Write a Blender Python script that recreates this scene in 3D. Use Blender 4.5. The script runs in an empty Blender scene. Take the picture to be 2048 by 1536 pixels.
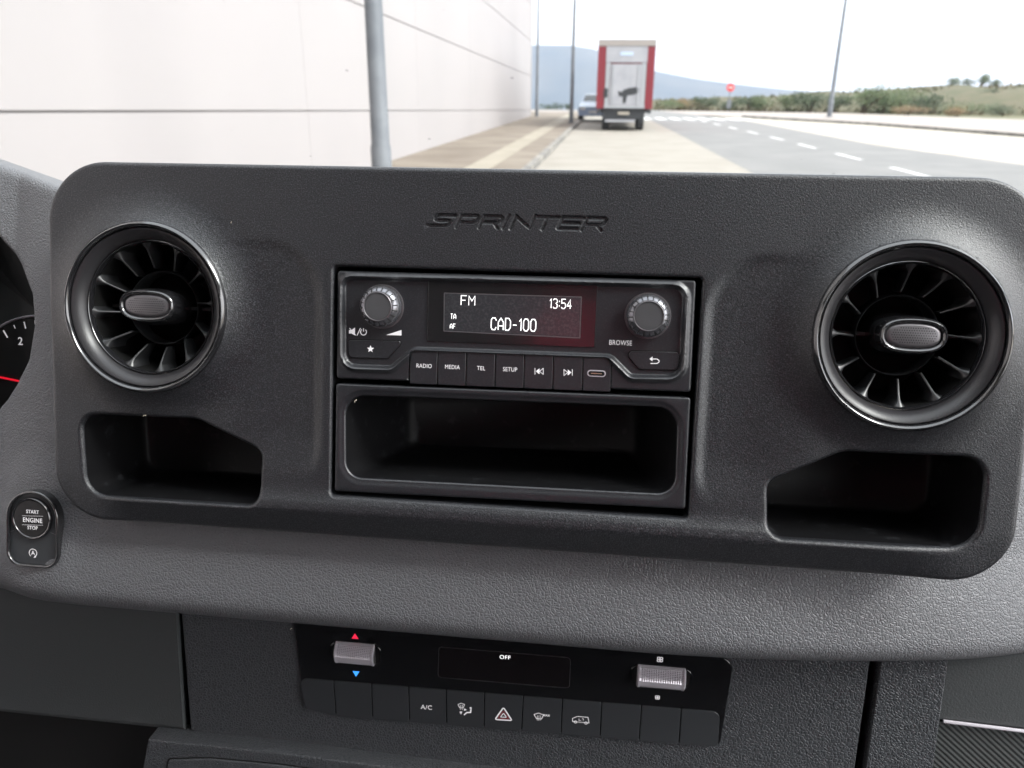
import bpy, bmesh, math, random
import numpy as np
from mathutils import Vector, Matrix
from mathutils.geometry import delaunay_2d_cdt
random.seed(4)
rad = math.radians
sc = bpy.context.scene
COL = sc.collection

# ------------------------------------------------------------------ camera
F = 1556.0
def _nrm(a): return a / np.linalg.norm(a)
_df = _nrm(np.array([1225 - 1024, -(180 - 768), -F]))
_dx = -_nrm(np.array([-13000 - 1024, -(92 - 768), -F]))
_dx = _nrm(_dx - _df * _dx.dot(_df))
RC = np.array([_dx, _df, np.cross(_dx, _df)])
CAM = np.array([0, 0, 1.78])
cd = bpy.data.cameras.new("camera"); cam = bpy.data.objects.new("camera", cd); COL.objects.link(cam)
M4 = Matrix.Identity(4)
for i in range(3):
    for j in range(3): M4[i][j] = RC[i][j]
M4[0][3], M4[1][3], M4[2][3] = CAM
cam.matrix_world = M4
cd.sensor_width = 36; cd.lens = 36 * F / 2048; cd.clip_start = 0.01; cd.clip_end = 20000
cd.dof.use_dof = True; cd.dof.focus_distance = 0.42; cd.dof.aperture_fstop = 14
sc.camera = cam
# ------------------------------------------------------------------ world, sun, exposure
SUN_EL, SUN_AZ = rad(42), rad(108)
w = bpy.data.worlds.new("World"); sc.world = w; w.use_nodes = True
nt = w.node_tree; nt.nodes.clear()
sky = nt.nodes.new('ShaderNodeTexSky'); sky.sky_type = 'NISHITA'; sky.sun_disc = False
sky.sun_elevation = SUN_EL; sky.sun_rotation = SUN_AZ; sky.dust_density = 3; sky.air_density = 1.0
hsv = nt.nodes.new('ShaderNodeHueSaturation'); hsv.inputs['Saturation'].default_value = 0.22
bg = nt.nodes.new('ShaderNodeBackground'); bg.inputs['Strength'].default_value = 0.15
wo = nt.nodes.new('ShaderNodeOutputWorld')
nt.links.new(sky.outputs[0], hsv.inputs['Color']); 
ov = nt.nodes.new('ShaderNodeMix'); ov.data_type = 'RGBA'; ov.inputs['Factor'].default_value = .7; ov.inputs['B'].default_value = (3.6, 3.68, 3.85, 1)
nt.links.new(hsv.outputs[0], ov.inputs['A']); nt.links.new(ov.outputs['Result'], bg.inputs[0]); nt.links.new(bg.outputs[0], wo.inputs[0])
sl = bpy.data.lights.new("sun", 'SUN'); sl.energy = 0.9; sl.angle = rad(24); sl.color = (1, .98, .95)
sun = bpy.data.objects.new("sun", sl); COL.objects.link(sun)
sdir = Vector((math.sin(SUN_AZ) * math.cos(SUN_EL), math.cos(SUN_AZ) * math.cos(SUN_EL), math.sin(SUN_EL)))
sun.rotation_euler = sdir.to_track_quat('Z', 'Y').to_euler(); sun.location = (0, 0, 30)
sc.view_settings.view_transform = 'Standard'; sc.view_settings.look = 'None'
sc.view_settings.gamma = 1; sc.view_settings.exposure = 2.25
EXPO = 2 ** 1.9
sc.cycles.max_bounces = 8; sc.cycles.diffuse_bounces = 4; sc.cycles.transparent_max_bounces = 12
sc.cycles.caustics_reflective = False; sc.cycles.caustics_refractive = False

# ------------------------------------------------------------------ materials
def mat(name, col, rough=.5, metal=0, spec=.5, bump=None, emit=0, coat=0, vary=None):
    """bump = list of (kind, scale, strength, distance)"""
    m = bpy.data.materials.new(name); m.use_nodes = True
    n = m.node_tree; b = n.nodes['Principled BSDF']
    b.inputs['Base Color'].default_value = (*col, 1); b.inputs['Roughness'].default_value = rough
    b.inputs['Metallic'].default_value = metal; b.inputs['Specular IOR Level'].default_value = spec
    if coat: b.inputs['Coat Weight'].default_value = coat; b.inputs['Coat Roughness'].default_value = .03
    if emit: b.inputs['Emission Color'].default_value = (*col, 1); b.inputs['Emission Strength'].default_value = emit
    tc = None
    if bump or vary:
        tc = n.nodes.new('ShaderNodeTexCoord')
    prev = None
    for kind, s, st, dist in (bump or []):
        if kind == 'vor':
            nz = n.nodes.new('ShaderNodeTexNoise'); nz.inputs['Scale'].default_value = s * .5; nz.inputs['Detail'].default_value = 2
            mx = n.nodes.new('ShaderNodeVectorMath'); mx.operation = 'MULTIPLY_ADD'
            mx.inputs[1].default_value = (1.1 / s,) * 3
            n.links.new(tc.outputs['Object'], nz.inputs['Vector']); n.links.new(nz.outputs['Color'], mx.inputs[0]); n.links.new(tc.outputs['Object'], mx.inputs[2])
            t = n.nodes.new('ShaderNodeTexVoronoi'); t.feature = 'DISTANCE_TO_EDGE'; t.inputs['Scale'].default_value = s
            n.links.new(mx.outputs[0], t.inputs['Vector'])
            r = n.nodes.new('ShaderNodeMapRange'); r.inputs['From Max'].default_value = .22; r.interpolation_type = 'SMOOTHSTEP'
            n.links.new(t.outputs['Distance'], r.inputs['Value']); out = r.outputs[0]
        elif kind == 'rib':
            t = n.nodes.new('ShaderNodeTexWave'); t.inputs['Scale'].default_value = s; t.bands_direction = 'DIAGONAL'
            n.links.new(tc.outputs['Object'], t.inputs['Vector']); out = t.outputs['Color']
        else:
            t = n.nodes.new('ShaderNodeTexNoise'); t.inputs['Scale'].default_value = s; t.inputs['Detail'].default_value = 3
            n.links.new(tc.outputs['Object'], t.inputs['Vector']); out = t.outputs['Fac']
        bp = n.nodes.new('ShaderNodeBump'); bp.inputs['Strength'].default_value = st; bp.inputs['Distance'].default_value = dist
        n.links.new(out, bp.inputs['Height'])
        if prev: n.links.new(prev.outputs[0], bp.inputs['Normal'])
        prev = bp
    if prev: n.links.new(prev.outputs[0], b.inputs['Normal'])
    if vary:
        col2, s, lo, hi = vary
        t = n.nodes.new('ShaderNodeTexNoise'); t.inputs['Scale'].default_value = s; t.inputs['Detail'].default_value = 5
        r = n.nodes.new('ShaderNodeMapRange'); r.inputs['From Min'].default_value = lo; r.inputs['From Max'].default_value = hi
        mx = n.nodes.new('ShaderNodeMix'); mx.data_type = 'RGBA'
        mx.inputs['A'].default_value = (*col, 1); mx.inputs['B'].default_value = (*col2, 1)
        n.links.new(tc.outputs['Object'], t.inputs['Vector']); n.links.new(t.outputs['Fac'], r.inputs['Value'])
        n.links.new(r.outputs[0], mx.inputs['Factor']); n.links.new(mx.outputs['Result'], b.inputs['Base Color'])
    return m
MT = dict(
    facia=mat('grained_plastic', (.011, .012, .015), .38, spec=.85, bump=[('noise', 1250, .55, .0004), ('noise', 2600, .4, .0003)], vary=((.075, .077, .086), 1500, .47, .72)),
    radio=mat('fine_plastic', (.021, .022, .026), .34, spec=.9, bump=[('noise', 3200, .3, .0002)], vary=((.06, .061, .068), 1900, .52, .75)),
    bin=mat('bin_plastic', (.0075, .0075, .0085), .5, spec=.3, bump=[('noise', 1500, .2, .0002)], vary=((.05, .052, .058), 130, .60, .85)),
    leather=mat('leather_grain', (.152, .156, .166), .46, spec=.6, bump=[('vor', 520, .5, .0006), ('noise', 190, .25, .001)]),
    coarse=mat('coarse_leather_grain', (.066, .071, .078), .46, spec=.5, bump=[('vor', 480, .6, .0007), ('noise', 200, .3, .0008)]),
    trim=mat('soft_trim', (.070, .076, .078), .5, bump=[('noise', 900, .5, .0005)]),
    gloss=mat('piano_black', (.006, .006, .007), .12, coat=.4, vary=((.012, .012, .013), 60, .6, .8)),
    glossring=mat('dark_chrome', (.018, .018, .02), .15, spec=1.0, coat=1),
    satin=mat('satin_black', (.035, .034, .037), .33, spec=.6, bump=[('noise', 1200, .15, .0003)]),
    black=mat('matte_black', (.006, .006, .006), .6),
    vane=mat('vane_plastic', (.022, .023, .025), .36, spec=1.0),
    silver=mat('brushed_silver', (.66, .63, .68), .30, metal=.25, spec=.9),
    greymetal=mat('grey_metal', (.20, .19, .20), .35, metal=.6),
    knobcap=mat('knob_cap', (.085, .085, .09), .42, bump=[('noise', 1500, .3, .0003)]),
    crystal=mat('faceted_clear_grey', (.24, .24, .26), .2, metal=.7, spec=.9),
    button=mat('button_plastic', (.042, .046, .051), .46, bump=[('noise', 2000, .12, .0002)]),
    print=mat('glowing_white_print', (.80, .78, .80), .6, emit=.09),  # slight glow added so dimly lit legends read white, no lamp behind them
    lit=mat('lit_text', (1, 1, 1), .5, emit=.27),
    screen=mat('display_glass', (.040, .040, .045), .20, spec=1.0, coat=.3, vary=((.085, .088, .095), 900, .45, .95)),
    screensur=mat('display_surround', (.014, .013, .014), .17, spec=1.0, coat=.3, vary=((.03, .03, .032), 900, .5, .8)),
    red=mat('red_print', (.75, .02, .05), .5), blue=mat('blue_print', (.03, .25, .85), .5),
    deep=mat('deep_black', (.007, .007, .008), .25, spec=.4),
    gold=mat('gold_contact', (.75, .6, .42), .3, metal=.8),
)
def simple(n, c, r=.8, **k):
    MT[n] = mat(n, c, r, **k)

# ------------------------------------------------------------------ frames
class Frame:
    def __init__(s, O, th):
        s.O = np.array(O); t = rad(th)
        s.u = np.array([1, 0, 0.]); s.v = np.array([0, math.sin(t), math.cos(t)]); s.n = np.array([0, -math.cos(t), math.sin(t)])
    def p(s, px, py, h=0):          # photo pixel -> (u,v) mm on this surface, h mm proud of it
        r = RC @ np.array([px - 1024, -(py - 768), -F])
        t = ((s.O + s.n * h / 1000 - CAM) @ s.n) / (r @ s.n)
        q = CAM + r * t - s.O
        return (q @ s.u * 1000, q @ s.v * 1000)
    def ps(s, pts, h=0): return [s.p(x, y, h) for x, y in pts]
    def mat(s, u=0, v=0, h=0):
        m = Matrix.Identity(4); o = s.O + (s.u * u + s.v * v + s.n * h) / 1000
        for i in range(3): m[i][0] = s.u[i]; m[i][1] = s.v[i]; m[i][2] = s.n[i]; m[i][3] = o[i]
        return m
FA = Frame((-0.04406298, 0.37147248, 1.63834319), 15)     # the upright facia
FB = Frame((-0.04846928, 0.40861972, 1.62417751), 5)      # the lower console face

def props(o, label=None, cat=None, group=None, kind=None):
    for k, v in (('label', label), ('category', cat), ('group', group), ('kind', kind)):
        if v: o[k] = v
    return o
class Thing:
    def __init__(s, name, label, cat, fr=None, o=(0, 0, 0), group=None):
        s.fr = fr; s.o = o
        s.e = bpy.data.objects.new(name, None); COL.objects.link(s.e); s.e.empty_display_size = .01
        if fr: s.e.matrix_world = fr.mat(*o)
        else: s.e.location = o
        props(s.e, label, cat, group)
    def part(s, name, m, material, parent=None, smooth=25, label=None):
        par = parent or s.e
        if s.fr: vs = [((x - s.o[0]) / 1000, (y - s.o[1]) / 1000, (z - s.o[2]) / 1000) for x, y, z in m.v]
        else: vs = [(x - s.o[0], y - s.o[1], z - s.o[2]) for x, y, z in m.v]
        o = mkobj(name, vs, m.f, material, smooth); o.parent = par
        if label: o['label'] = label
        return o
def mkobj(name, vs, fs, material, smooth=40):
    me = bpy.data.meshes.new(name); me.from_pydata([tuple(map(float, a)) for a in vs], [], fs); me.update()
    if smooth is not None:
        me.shade_smooth()
        if smooth < 180: me.set_sharp_from_angle(angle=rad(smooth))
    if isinstance(material, str): material = MT[material]
    me.materials.append(material)
    o = bpy.data.objects.new(name, me); COL.objects.link(o); return o

# ------------------------------------------------------------------ mesh helpers
def rpoly(pts, rs, n=6):
    """polygon with rounded corners, returned counter-clockwise"""
    pts = [np.array(p, float) for p in pts]
    A = sum(pts[i - 1][0] * pts[i][1] - pts[i][0] * pts[i - 1][1] for i in range(len(pts)))
    if not hasattr(rs, '__len__'): rs = [rs] * len(pts)
    rs = list(rs)
    if A < 0: pts = pts[::-1]; rs = rs[::-1]
    out = []
    N = len(pts)
    for i in range(N):
        p0, p1, p2 = pts[i - 1], pts[i], pts[(i + 1) % N]
        a = _nrm(p0 - p1); b = _nrm(p2 - p1); r = rs[i]
        if r <= 0: out.append(tuple(p1)); continue
        ang = math.acos(max(-1, min(1, a @ b))); L = r / math.tan(ang / 2)
        L = min(L, .49 * np.linalg.norm(p0 - p1), .49 * np.linalg.norm(p2 - p1)); r2 = L * math.tan(ang / 2)
        c = p1 + _nrm(a + b) * (r2 / math.sin(ang / 2))
        s = p1 + a * L - c; e = p1 + b * L - c
        a0 = math.atan2(s[1], s[0]); a1 = math.atan2(e[1], e[0]); d = (a1 - a0 + math.pi) % (2 * math.pi) - math.pi
        for k in range(n + 1):
            t = a0 + d * k / n; out.append((c[0] + r2 * math.cos(t), c[1] + r2 * math.sin(t)))
    return out
def rrect(u0, u1, v0, v1, r, n=6): return rpoly([(u0, v0), (u1, v0), (u1, v1), (u0, v1)], r, n)
def circ(cx, cy, r, n=48, ry=None):
    ry = ry or r
    return [(cx + r * math.cos(2 * math.pi * k / n), cy + ry * math.sin(2 * math.pi * k / n)) for k in range(n)]
def inset(poly, d):
    P = np.array(poly); a = P - np.roll(P, 1, 0); b = np.roll(P, -1, 0) - P
    a /= np.linalg.norm(a, axis=1)[:, None] + 1e-9; b /= np.linalg.norm(b, axis=1)[:, None] + 1e-9
    na = np.stack([-a[:, 1], a[:, 0]], 1); nb = np.stack([-b[:, 1], b[:, 0]], 1)
    m = na + nb; m /= (m * m).sum(1)[:, None] / 2 + 1e-9
    return [tuple(x) for x in P + m * d]
def dens(poly, step):
    out = []
    for i in range(len(poly)):
        a = np.array(poly[i]); b = np.array(poly[(i + 1) % len(poly)]); k = max(1, int(np.linalg.norm(b - a) / step + .5))
        out += [tuple(a + (b - a) * j / k) for j in range(k)]
    return out
def sdf(P, poly):
    """signed distance, negative inside; P (n,2)"""
    A = np.array(poly); B = np.roll(A, -1, 0); best = np.full(len(P), 1e9); ins = np.zeros(len(P), bool)
    for a, b in zip(A, B):
        ab = b - a; L = ab @ ab
        if L < 1e-12: continue
        t = np.clip(((P - a) @ ab) / L, 0, 1); q = P - a - t[:, None] * ab
        best = np.minimum(best, (q * q).sum(1))
        c = (a[1] > P[:, 1]) != (b[1] > P[:, 1])
        with np.errstate(divide='ignore', invalid='ignore'):
            xi = (b[0] - a[0]) * (P[:, 1] - a[1]) / (b[1] - a[1] + 1e-15) + a[0]
        ins ^= c & (P[:, 0] < xi)
    best = np.sqrt(best); return np.where(ins, -best, best)
def sstep(a, b, x):
    t = np.clip((x - a) / (b - a), 0, 1); return t * t * (3 - 2 * t)
def fillet(d, r):
    d = np.clip(d, 0, r); return r - np.sqrt(np.maximum(0, r * r - (r - d) ** 2))
class M:
    def __init__(s): s.v = []; s.f = []
    def add(s, v, f):
        k = len(s.v); s.v += [tuple(map(float, a)) for a in v]; s.f += [tuple(i + k for i in q) for q in f]; return s
    def loft(s, rings, cap0=False, cap1=True, closed=True):
        n = len(rings[0]); k = len(s.v)
        for r in rings: s.v += [tuple(map(float, a)) for a in r]
        for i in range(len(rings) - 1):
            for j in range(n if closed else n - 1):
                a = k + i * n + j; b = k + i * n + (j + 1) % n
                s.f.append((a, b, b + n, a + n))
        if cap0: s.f.append(tuple(k + j for j in range(n))[::-1])
        if cap1: s.f.append(tuple(k + (len(rings) - 1) * n + j for j in range(n)))
        return s
    def prism(s, poly, h0, h1, bev=.4, seg=3, cap0=False):
        P = poly
        rings = [[(x, y, h0) for x, y in P]]
        if bev > 0:
            for k in range(seg + 1):
                t = k / seg * math.pi / 2
                rings.append([(x, y, h1 - bev + bev * math.sin(t)) for x, y in inset(P, bev * (1 - math.cos(t)))])
            if k == seg: rings.append([(x, y, h1) for x, y in inset(P, bev + .12)])
        else: rings.append([(x, y, h1) for x, y in P])
        return s.loft(rings, cap0, True)
    def bin(s, poly, prof):
        """prof = [(inset, h), ...]; last ring is capped"""
        return s.loft([[(x, y, h) for x, y in inset(poly, d)] for d, h in prof], False, True)
    def ring(s, cx, cy, prof, n=72, cap=False, ry=1):
        return s.loft([[(cx + r * math.cos(2 * math.pi * k / n), cy + r * ry * math.sin(2 * math.pi * k / n), h) for k in range(n)] for r, h in prof], False, cap)
    def box(s, a, b, bev=0):
        x0, y0, z0 = a; x1, y1, z1 = b
        v = [(x, y, z) for x in (x0, x1) for y in (y0, y1) for z in (z0, z1)]
        return s.add(v, [(0, 1, 3, 2), (4, 6, 7, 5), (0, 4, 5, 1), (2, 3, 7, 6), (0, 2, 6, 4), (1, 5, 7, 3)])
    def ribbon(s, pts, w, h, closed=False):
        """flat stroke of width w at height h"""
        P = np.array(pts, float); n = len(P); L = []; R_ = []
        for i in range(n):
            if closed: a = P[i] - P[i - 1]; b = P[(i + 1) % n] - P[i]
            else: a = P[i] - P[i - 1] if i else P[1] - P[0]; b = P[i + 1] - P[i] if i < n - 1 else a
            a = _nrm(a); b = _nrm(b); m = np.array([-a[1] - b[1], a[0] + b[0]]); m /= max((m @ m) / 2, .35)
            L.append(P[i] + m * w / 2); R_.append(P[i] - m * w / 2)
        k = len(s.v); s.v += [(a[0], a[1], h) for a in L] + [(a[0], a[1], h) for a in R_]
        for i in range(n if closed else n - 1):
            j = (i + 1) % n; s.f.append((k + n + i, k + n + j, k + j, k + i))
        return s
    def poly(s, pts, h):
        return s.add([(x, y, h) for x, y in pts], [tuple(range(len(pts)))])
    def tube(s, path, r, n=10, cap=True):
        """3D tube along a path"""
        P = [Vector(p) for p in path]; rs = r if hasattr(r, '__len__') else [r] * len(P); rings = []
        for i, p in enumerate(P):
            t = (P[min(i + 1, len(P) - 1)] - P[max(i - 1, 0)]).normalized()
            a = t.orthogonal().normalized() if abs(t.z) > .9 else t.cross(Vector((0, 0, 1))).normalized(); b = t.cross(a)
            if i and abs(t.z) > .9: a = (pa - t * pa.dot(t)).normalized(); b = t.cross(a)
            pa = a
            rings.append([tuple(p + (a * math.cos(2 * math.pi * k / n) + b * math.sin(2 * math.pi * k / n)) * rs[i]) for k in range(n)])
        return s.loft(rings, cap, cap)
def hfield(outline, holes, hf, step, extra=(), skirt=None, hole_skirt=None, bstep=1.5):
    """a surface with exact outlines and openings whose height is hf(points)"""
    loops = [dens(outline, bstep)] + [dens(h, bstep) for h in holes]
    pts = []; edges = []
    for L in loops:
        k = len(pts); n = len(L); pts += L; edges += [(k + i, k + (i + 1) % n) for i in range(n)]
    nb = len(pts)
    A = np.array(outline); x0, y0 = A.min(0); x1, y1 = A.max(0)
    gx, gy = np.meshgrid(np.arange(x0 + step / 2, x1, step), np.arange(y0 + step / 2, y1, step))
    gx = gx + (np.arange(gx.shape[0]) % 2)[:, None] * step / 2
    G = np.stack([gx.ravel(), gy.ravel()], 1)
    E = [G] + [np.array(e) for e in extra]
    G = np.concatenate(E)
    d = sdf(G, outline); ok = d < -.25
    for h in holes: ok &= sdf(G, h) > .25
    G = G[ok]
    V = [Vector(p) for p in pts] + [Vector(p) for p in G]
    ov, oe, of, iv, ie, if_ = delaunay_2d_cdt(V, edges, [], 0, 1e-4, True)
    P = np.array([(q.x, q.y) for q in ov]); Fc = np.array([tuple(f) for f in of])
    C = P[Fc].mean(1); ok = sdf(C, outline) < 0
    for h in holes: ok &= sdf(C, h) > 0
    Fc = Fc[ok]
    H = hf(P)
    m = M(); m.v = [(p[0], p[1], h) for p, h in zip(P, H)]; m.f = [tuple(int(i) for i in f) for f in Fc]
    first = {}
    for k, lst in enumerate(iv):
        for q in lst: first.setdefault(q, k)
    k0 = 0
    for li, L in enumerate(loops):
        sk = skirt if li == 0 else hole_skirt
        n = len(L)
        if sk is not None:
            ids = [first[k0 + i] for i in range(n)]; b = len(m.v)
            m.v += [(m.v[i][0], m.v[i][1], sk) for i in ids]
            for i in range(n):
                j = (i + 1) % n
                m.f.append((ids[i], b + i, b + j, ids[j]))
        k0 += n
    return m
def rings(poly, ds): return [dens(inset(poly, d), 1.2) for d in ds]
def text(th, name, s, u, v, h, size, material, parent=None, ext=.03, sx=1, align='CENTER', bold=0):
    c = bpy.data.curves.new(name, 'FONT'); c.body = s; c.size = size; c.align_x = align; c.align_y = 'CENTER'; c.offset = bold
    c.resolution_u = 4; c.space_character = 1.06; c.extrude = ext
    o = bpy.data.objects.new(name, c); COL.objects.link(o)
    bpy.context.view_layer.update()
    me = bpy.data.meshes.new_from_object(o.evaluated_get(bpy.context.evaluated_depsgraph_get()))
    bpy.data.objects.remove(o)
    m = M(); m.v = [(p.co.x * sx + u, p.co.y + v, p.co.z + h) for p in me.vertices]; m.f = [tuple(p.vertices) for p in me.polygons]
    return th.part(name, m, material, parent, smooth=None)
STROKES = {  # 4x7 display letters
    'F': [[(4, 7), (0, 7), (0, 0)], [(0, 3.6), (3.2, 3.6)]], 'M': [[(0, 0), (0, 7), (2.2, 3.2), (4.4, 7), (4.4, 0)]],
    'T': [[(0, 7), (4, 7)], [(2, 7), (2, 0)]], 'A': [[(0, 0), (0, 4.6), (2, 7), (4, 4.6), (4, 0)], [(0, 2.4), (4, 2.4)]],
    'C': [[(4, 5.4), (3, 7), (1, 7), (0, 5.8), (0, 1.2), (1, 0), (3, 0), (4, 1.6)]], 'D': [[(0, 0), (0, 7), (2.6, 7), (4, 5.4), (4, 1.6), (2.6, 0), (0, 0)]],
    '-': [[(.3, 3.2), (3.2, 3.2)]], '1': [[(.6, 5.4), (2, 7), (2, 0)]], '0': [[(1, 0), (3, 0), (4, 1.4), (4, 5.6), (3, 7), (1, 7), (0, 5.6), (0, 1.4), (1, 0)]],
    '3': [[(0, 6), (1, 7), (3, 7), (4, 6), (4, 4.6), (2.8, 3.7), (4, 2.8), (4, 1), (3, 0), (1, 0), (0, 1)]], ':': [[(.5, 4.8), (.5, 5.8)], [(.5, 1.4), (.5, 2.4)]],
    '5': [[(4, 7), (.3, 7), (.1, 4), (2.8, 4.2), (4, 3.2), (4, 1.2), (3, 0), (1, 0), (0, 1)]], '4': [[(3, 0), (3, 7), (0, 2), (4.3, 2)]], '2': [[(0, 6), (1, 7), (3, 7), (4, 6), (4, 4.8), (0, 0), (4, 0)]]}
ADV = {':': 2.6, '1': 3.9, '-': 4.7, 'M': 6.2}
def segtext(m, s, u0, v0, hgt, wid, h, sw):
    """display lettering from u0, baseline v0; wid = width of one cell"""
    x = u0
    for ch in s:
        for st in STROKES[ch]:
            m.ribbon([(x + a * wid / 4, v0 + b * hgt / 7) for a, b in st], sw, h)
        x += ADV.get(ch, 5.6) * wid / 4
    return m

# ------------------------------------------------------------------ exterior setting
def struct(name, m, material, smooth=None, kind='structure', **k):
    o = mkobj(name, m.v, m.f, material, smooth); o['kind'] = kind; props(o, **k); return o
def sheet(m, pts, z): return m.add([(x, y, z) for x, y in pts], [tuple(range(len(pts)))])
simple('field', (.16, .14, .08), .9, vary=((.09, .10, .04), .15, .4, .65))
simple('concrete', (.29, .264, .228), .85, bump=[('noise', 30, .3, .01)], vary=((.25, .225, .19), .9, .42, .7))
simple('asphalt', (.17, .166, .162), .9, vary=((.205, .198, .192), .7, .4, .7))
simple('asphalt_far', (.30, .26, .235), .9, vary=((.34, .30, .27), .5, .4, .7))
simple('slab', (.15, .118, .09), .85, vary=((.22, .185, .145), .6, .35, .65))
simple('slab_light', (.30, .265, .21), .85, vary=((.25, .22, .17), 1.2, .4, .7))
simple('kerb', (.16, .15, .14), .85, vary=((.28, .26, .23), 2, .4, .6))
simple('gravel', (.40, .365, .31), .9, vary=((.34, .30, .25), .6, .4, .7))
simple('paint', (.62, .61, .59), .7, vary=((.40, .39, .38), 6, .5, .75))
simple('hill', (.06, .08, .09), .95, vary=((.10, .11, .11), .004, .4, .65))
simple('cladding', (.335, .312, .312), .6, vary=((.318, .298, .298), .25, .4, .7))
simple('joint', (.295, .277, .27), .8)
simple('galv', (.125, .135, .15), .55, metal=.2, vary=((.17, .18, .195), 3, .4, .6))
g = M(); ys = [-30, 0, 40, 80, 110, 400, 6500]; xs = [-3000, -300, -60, 0, 60, 300, 3000]
for y in ys:
    for x in xs: g.v.append((x, y, -.06 - max(0, y - 80) * .0245))
for i in range(len(ys) - 1):
    for j in range(len(xs) - 1): a = i * 7 + j; g.f.append((a, a + 1, a + 8, a + 7))
struct('ground', g, 'field')
struct('parking_lane', sheet(M(), [(-1.75, -20), (3.6, -20), (3.3, 20), (2.9, 38), (2.5, 52), (1.5, 60), (-1.75, 66)], -.002), 'concrete')
rd = M(); L = [(3.6, -20), (3.3, 20), (2.9, 38), (2.5, 52), (-3, 74), (-12, 79)]; Rr = [(11.6, -20), (11.0, 22), (9.4, 30.3), (8.6, 52), (7.5, 60), (4.0, 79.5)]
for a, b in zip(L, Rr): rd.v += [(*a, 0), (*b, 0)]
for i in range(len(L) - 1): rd.f.append((2 * i, 2 * i + 1, 2 * i + 3, 2 * i + 2))
struct('road', rd, 'asphalt')
struct('median_pavement', sheet(M(), [(11.6, -20), (34, -20), (24, 12), (17.6, 37), (14.6, 49), (9.0, 60.5), (7.5, 60.5), (8.6, 52), (9.4, 30.3), (11.0, 22)], -.008), 'gravel')
struct('service_road', sheet(M(), [(34.5, -20), (70, -20), (40, 50), (28.4, 63), (20, 76), (4, 80), (-20, 80.5), (-20, 74), (6.5, 66), (9.6, 60.7), (15, 49.2), (18, 37.3), (24.4, 12)], -.014), 'asphalt_far')
kb = M(); KL = [(24.3, 12), (17.85, 37.1), (14.8, 49.1), (9.3, 60.6)]
for (ax, ay), (bx, by) in zip(KL, KL[1:]):
    kb.add([(ax, ay, -.05), (ax + .3, ay, -.05), (bx + .3, by, -.05), (bx, by, -.05), (ax, ay, .12), (ax + .3, ay, .12), (bx + .3, by, .12), (bx, by, .12)], [(0, 1, 5, 4), (3, 7, 6, 2), (4, 5, 6, 7), (0, 4, 7, 3), (1, 2, 6, 5)])
struct('kerb_median', kb, 'kerb')
struct('sidewalk', M().box((-5.4, -20, -.2), (-1.95, 56, .10)).box((-30, 56, -.2), (-1.95, 66, .10)), 'slab')
struct('sidewalk_strip', sheet(M(), [(-3.25, -20), (-2.65, -20), (-2.65, 60), (-3.25, 60)], .104), 'slab_light')
struct('kerb', M().box((-1.94, -20, -.2), (-1.78, 60, .115)), 'kerb')
mk = M()
for k in range(9):
    y = 20.2 - 4.7 + 4.55 * k; x = 7.25 - max(0, y - 15) * .033 - (.02 * max(0, y - 36))
    mk.add([(x - .06 + .03, y - 1.15, .004), (x + .07 + .03, y - 1.15, .004), (x + .05, y + 1.15, .004), (x - .13, y + 1.15, .004)], [(0, 1, 2, 3)])
for k in range(9): mk.add([(1.2 + k * .95, 54, .004), (1.75 + k * .95, 54, .004), (1.55 + k * .95, 58, .004), (1.0 + k * .95, 58, .004)], [(0, 1, 2, 3)])
struct('road_markings', mk, 'paint')
# mountains far away (true horizon is 1.4 degrees below the street's own plane)
mt = M(); NX = 90
prof = [(-2600, 30), (-1500, 105), (-900, 148), (-420, 152), (-290, 150), (-120, 148), (-40, 128), (80, 92), (150, 64), (300, 38), (480, 18), (650, 2), (900, -6), (1500, -14), (2600, -20), (4000, -25)]
def mh(x):
    for (a, h0), (b, h1) in zip(prof, prof[1:]):
        if a <= x <= b: t = (x - a) / (b - a); return h0 + (h1 - h0) * t
    return 0
for i in range(NX):
    x = -2600 + 6600 * i / (NX - 1)
    for j, (yy, q) in enumerate([(2400, 0), (2600, .28), (2800, .7), (3000, 1.), (3200, .8), (3500, .3)]):
        s_ = yy / 3000
        top = mh(x) + 73; n = 5 * math.sin(x * .013 + j * 2.1) + 4 * math.sin(x * .031 + j * 5)
        mt.v.append((x * s_, yy, -73 + top * q * s_ + (n if 0 < j < 3 else 0) * q))
for i in range(NX - 1):
    for j in range(5): a = i * 6 + j; mt.f.append((a, a + 6, a + 7, a + 1))
struct('hills', mt, 'hill', smooth=180)
# grassy embankment beyond the road
em = M(); n = 60
for i in range(n):
    x = 1 + i * 2.2; hh = .75 + 1.9 * float(sstep(3, 46, np.array(x))) + .12 * math.sin(x * .6) + .1 * math.sin(x * 1.7)
    for (dy, q) in [(0, 0), (2.5, .25), (6, .62), (10, .9), (14, 1.), (24, 1.0), (34, .2), (50, -.6)]:
        em.v.append((x, 80.6 - .06 * x + dy - max(0, x - 22) * .42, -.08 + hh * q + .1 * math.sin(x * 1.1 + dy)* (q > 0)))
for i in range(n - 1):
    for j in range(7): a = i * 8 + j; em.f.append((a, a + 8, a + 9, a + 1))
simple('dry_grass', (.12, .105, .065), .95, vary=((.09, .09, .05), .7, .38, .62))
struct('embankment', em, 'dry_grass', smooth=180)

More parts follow.
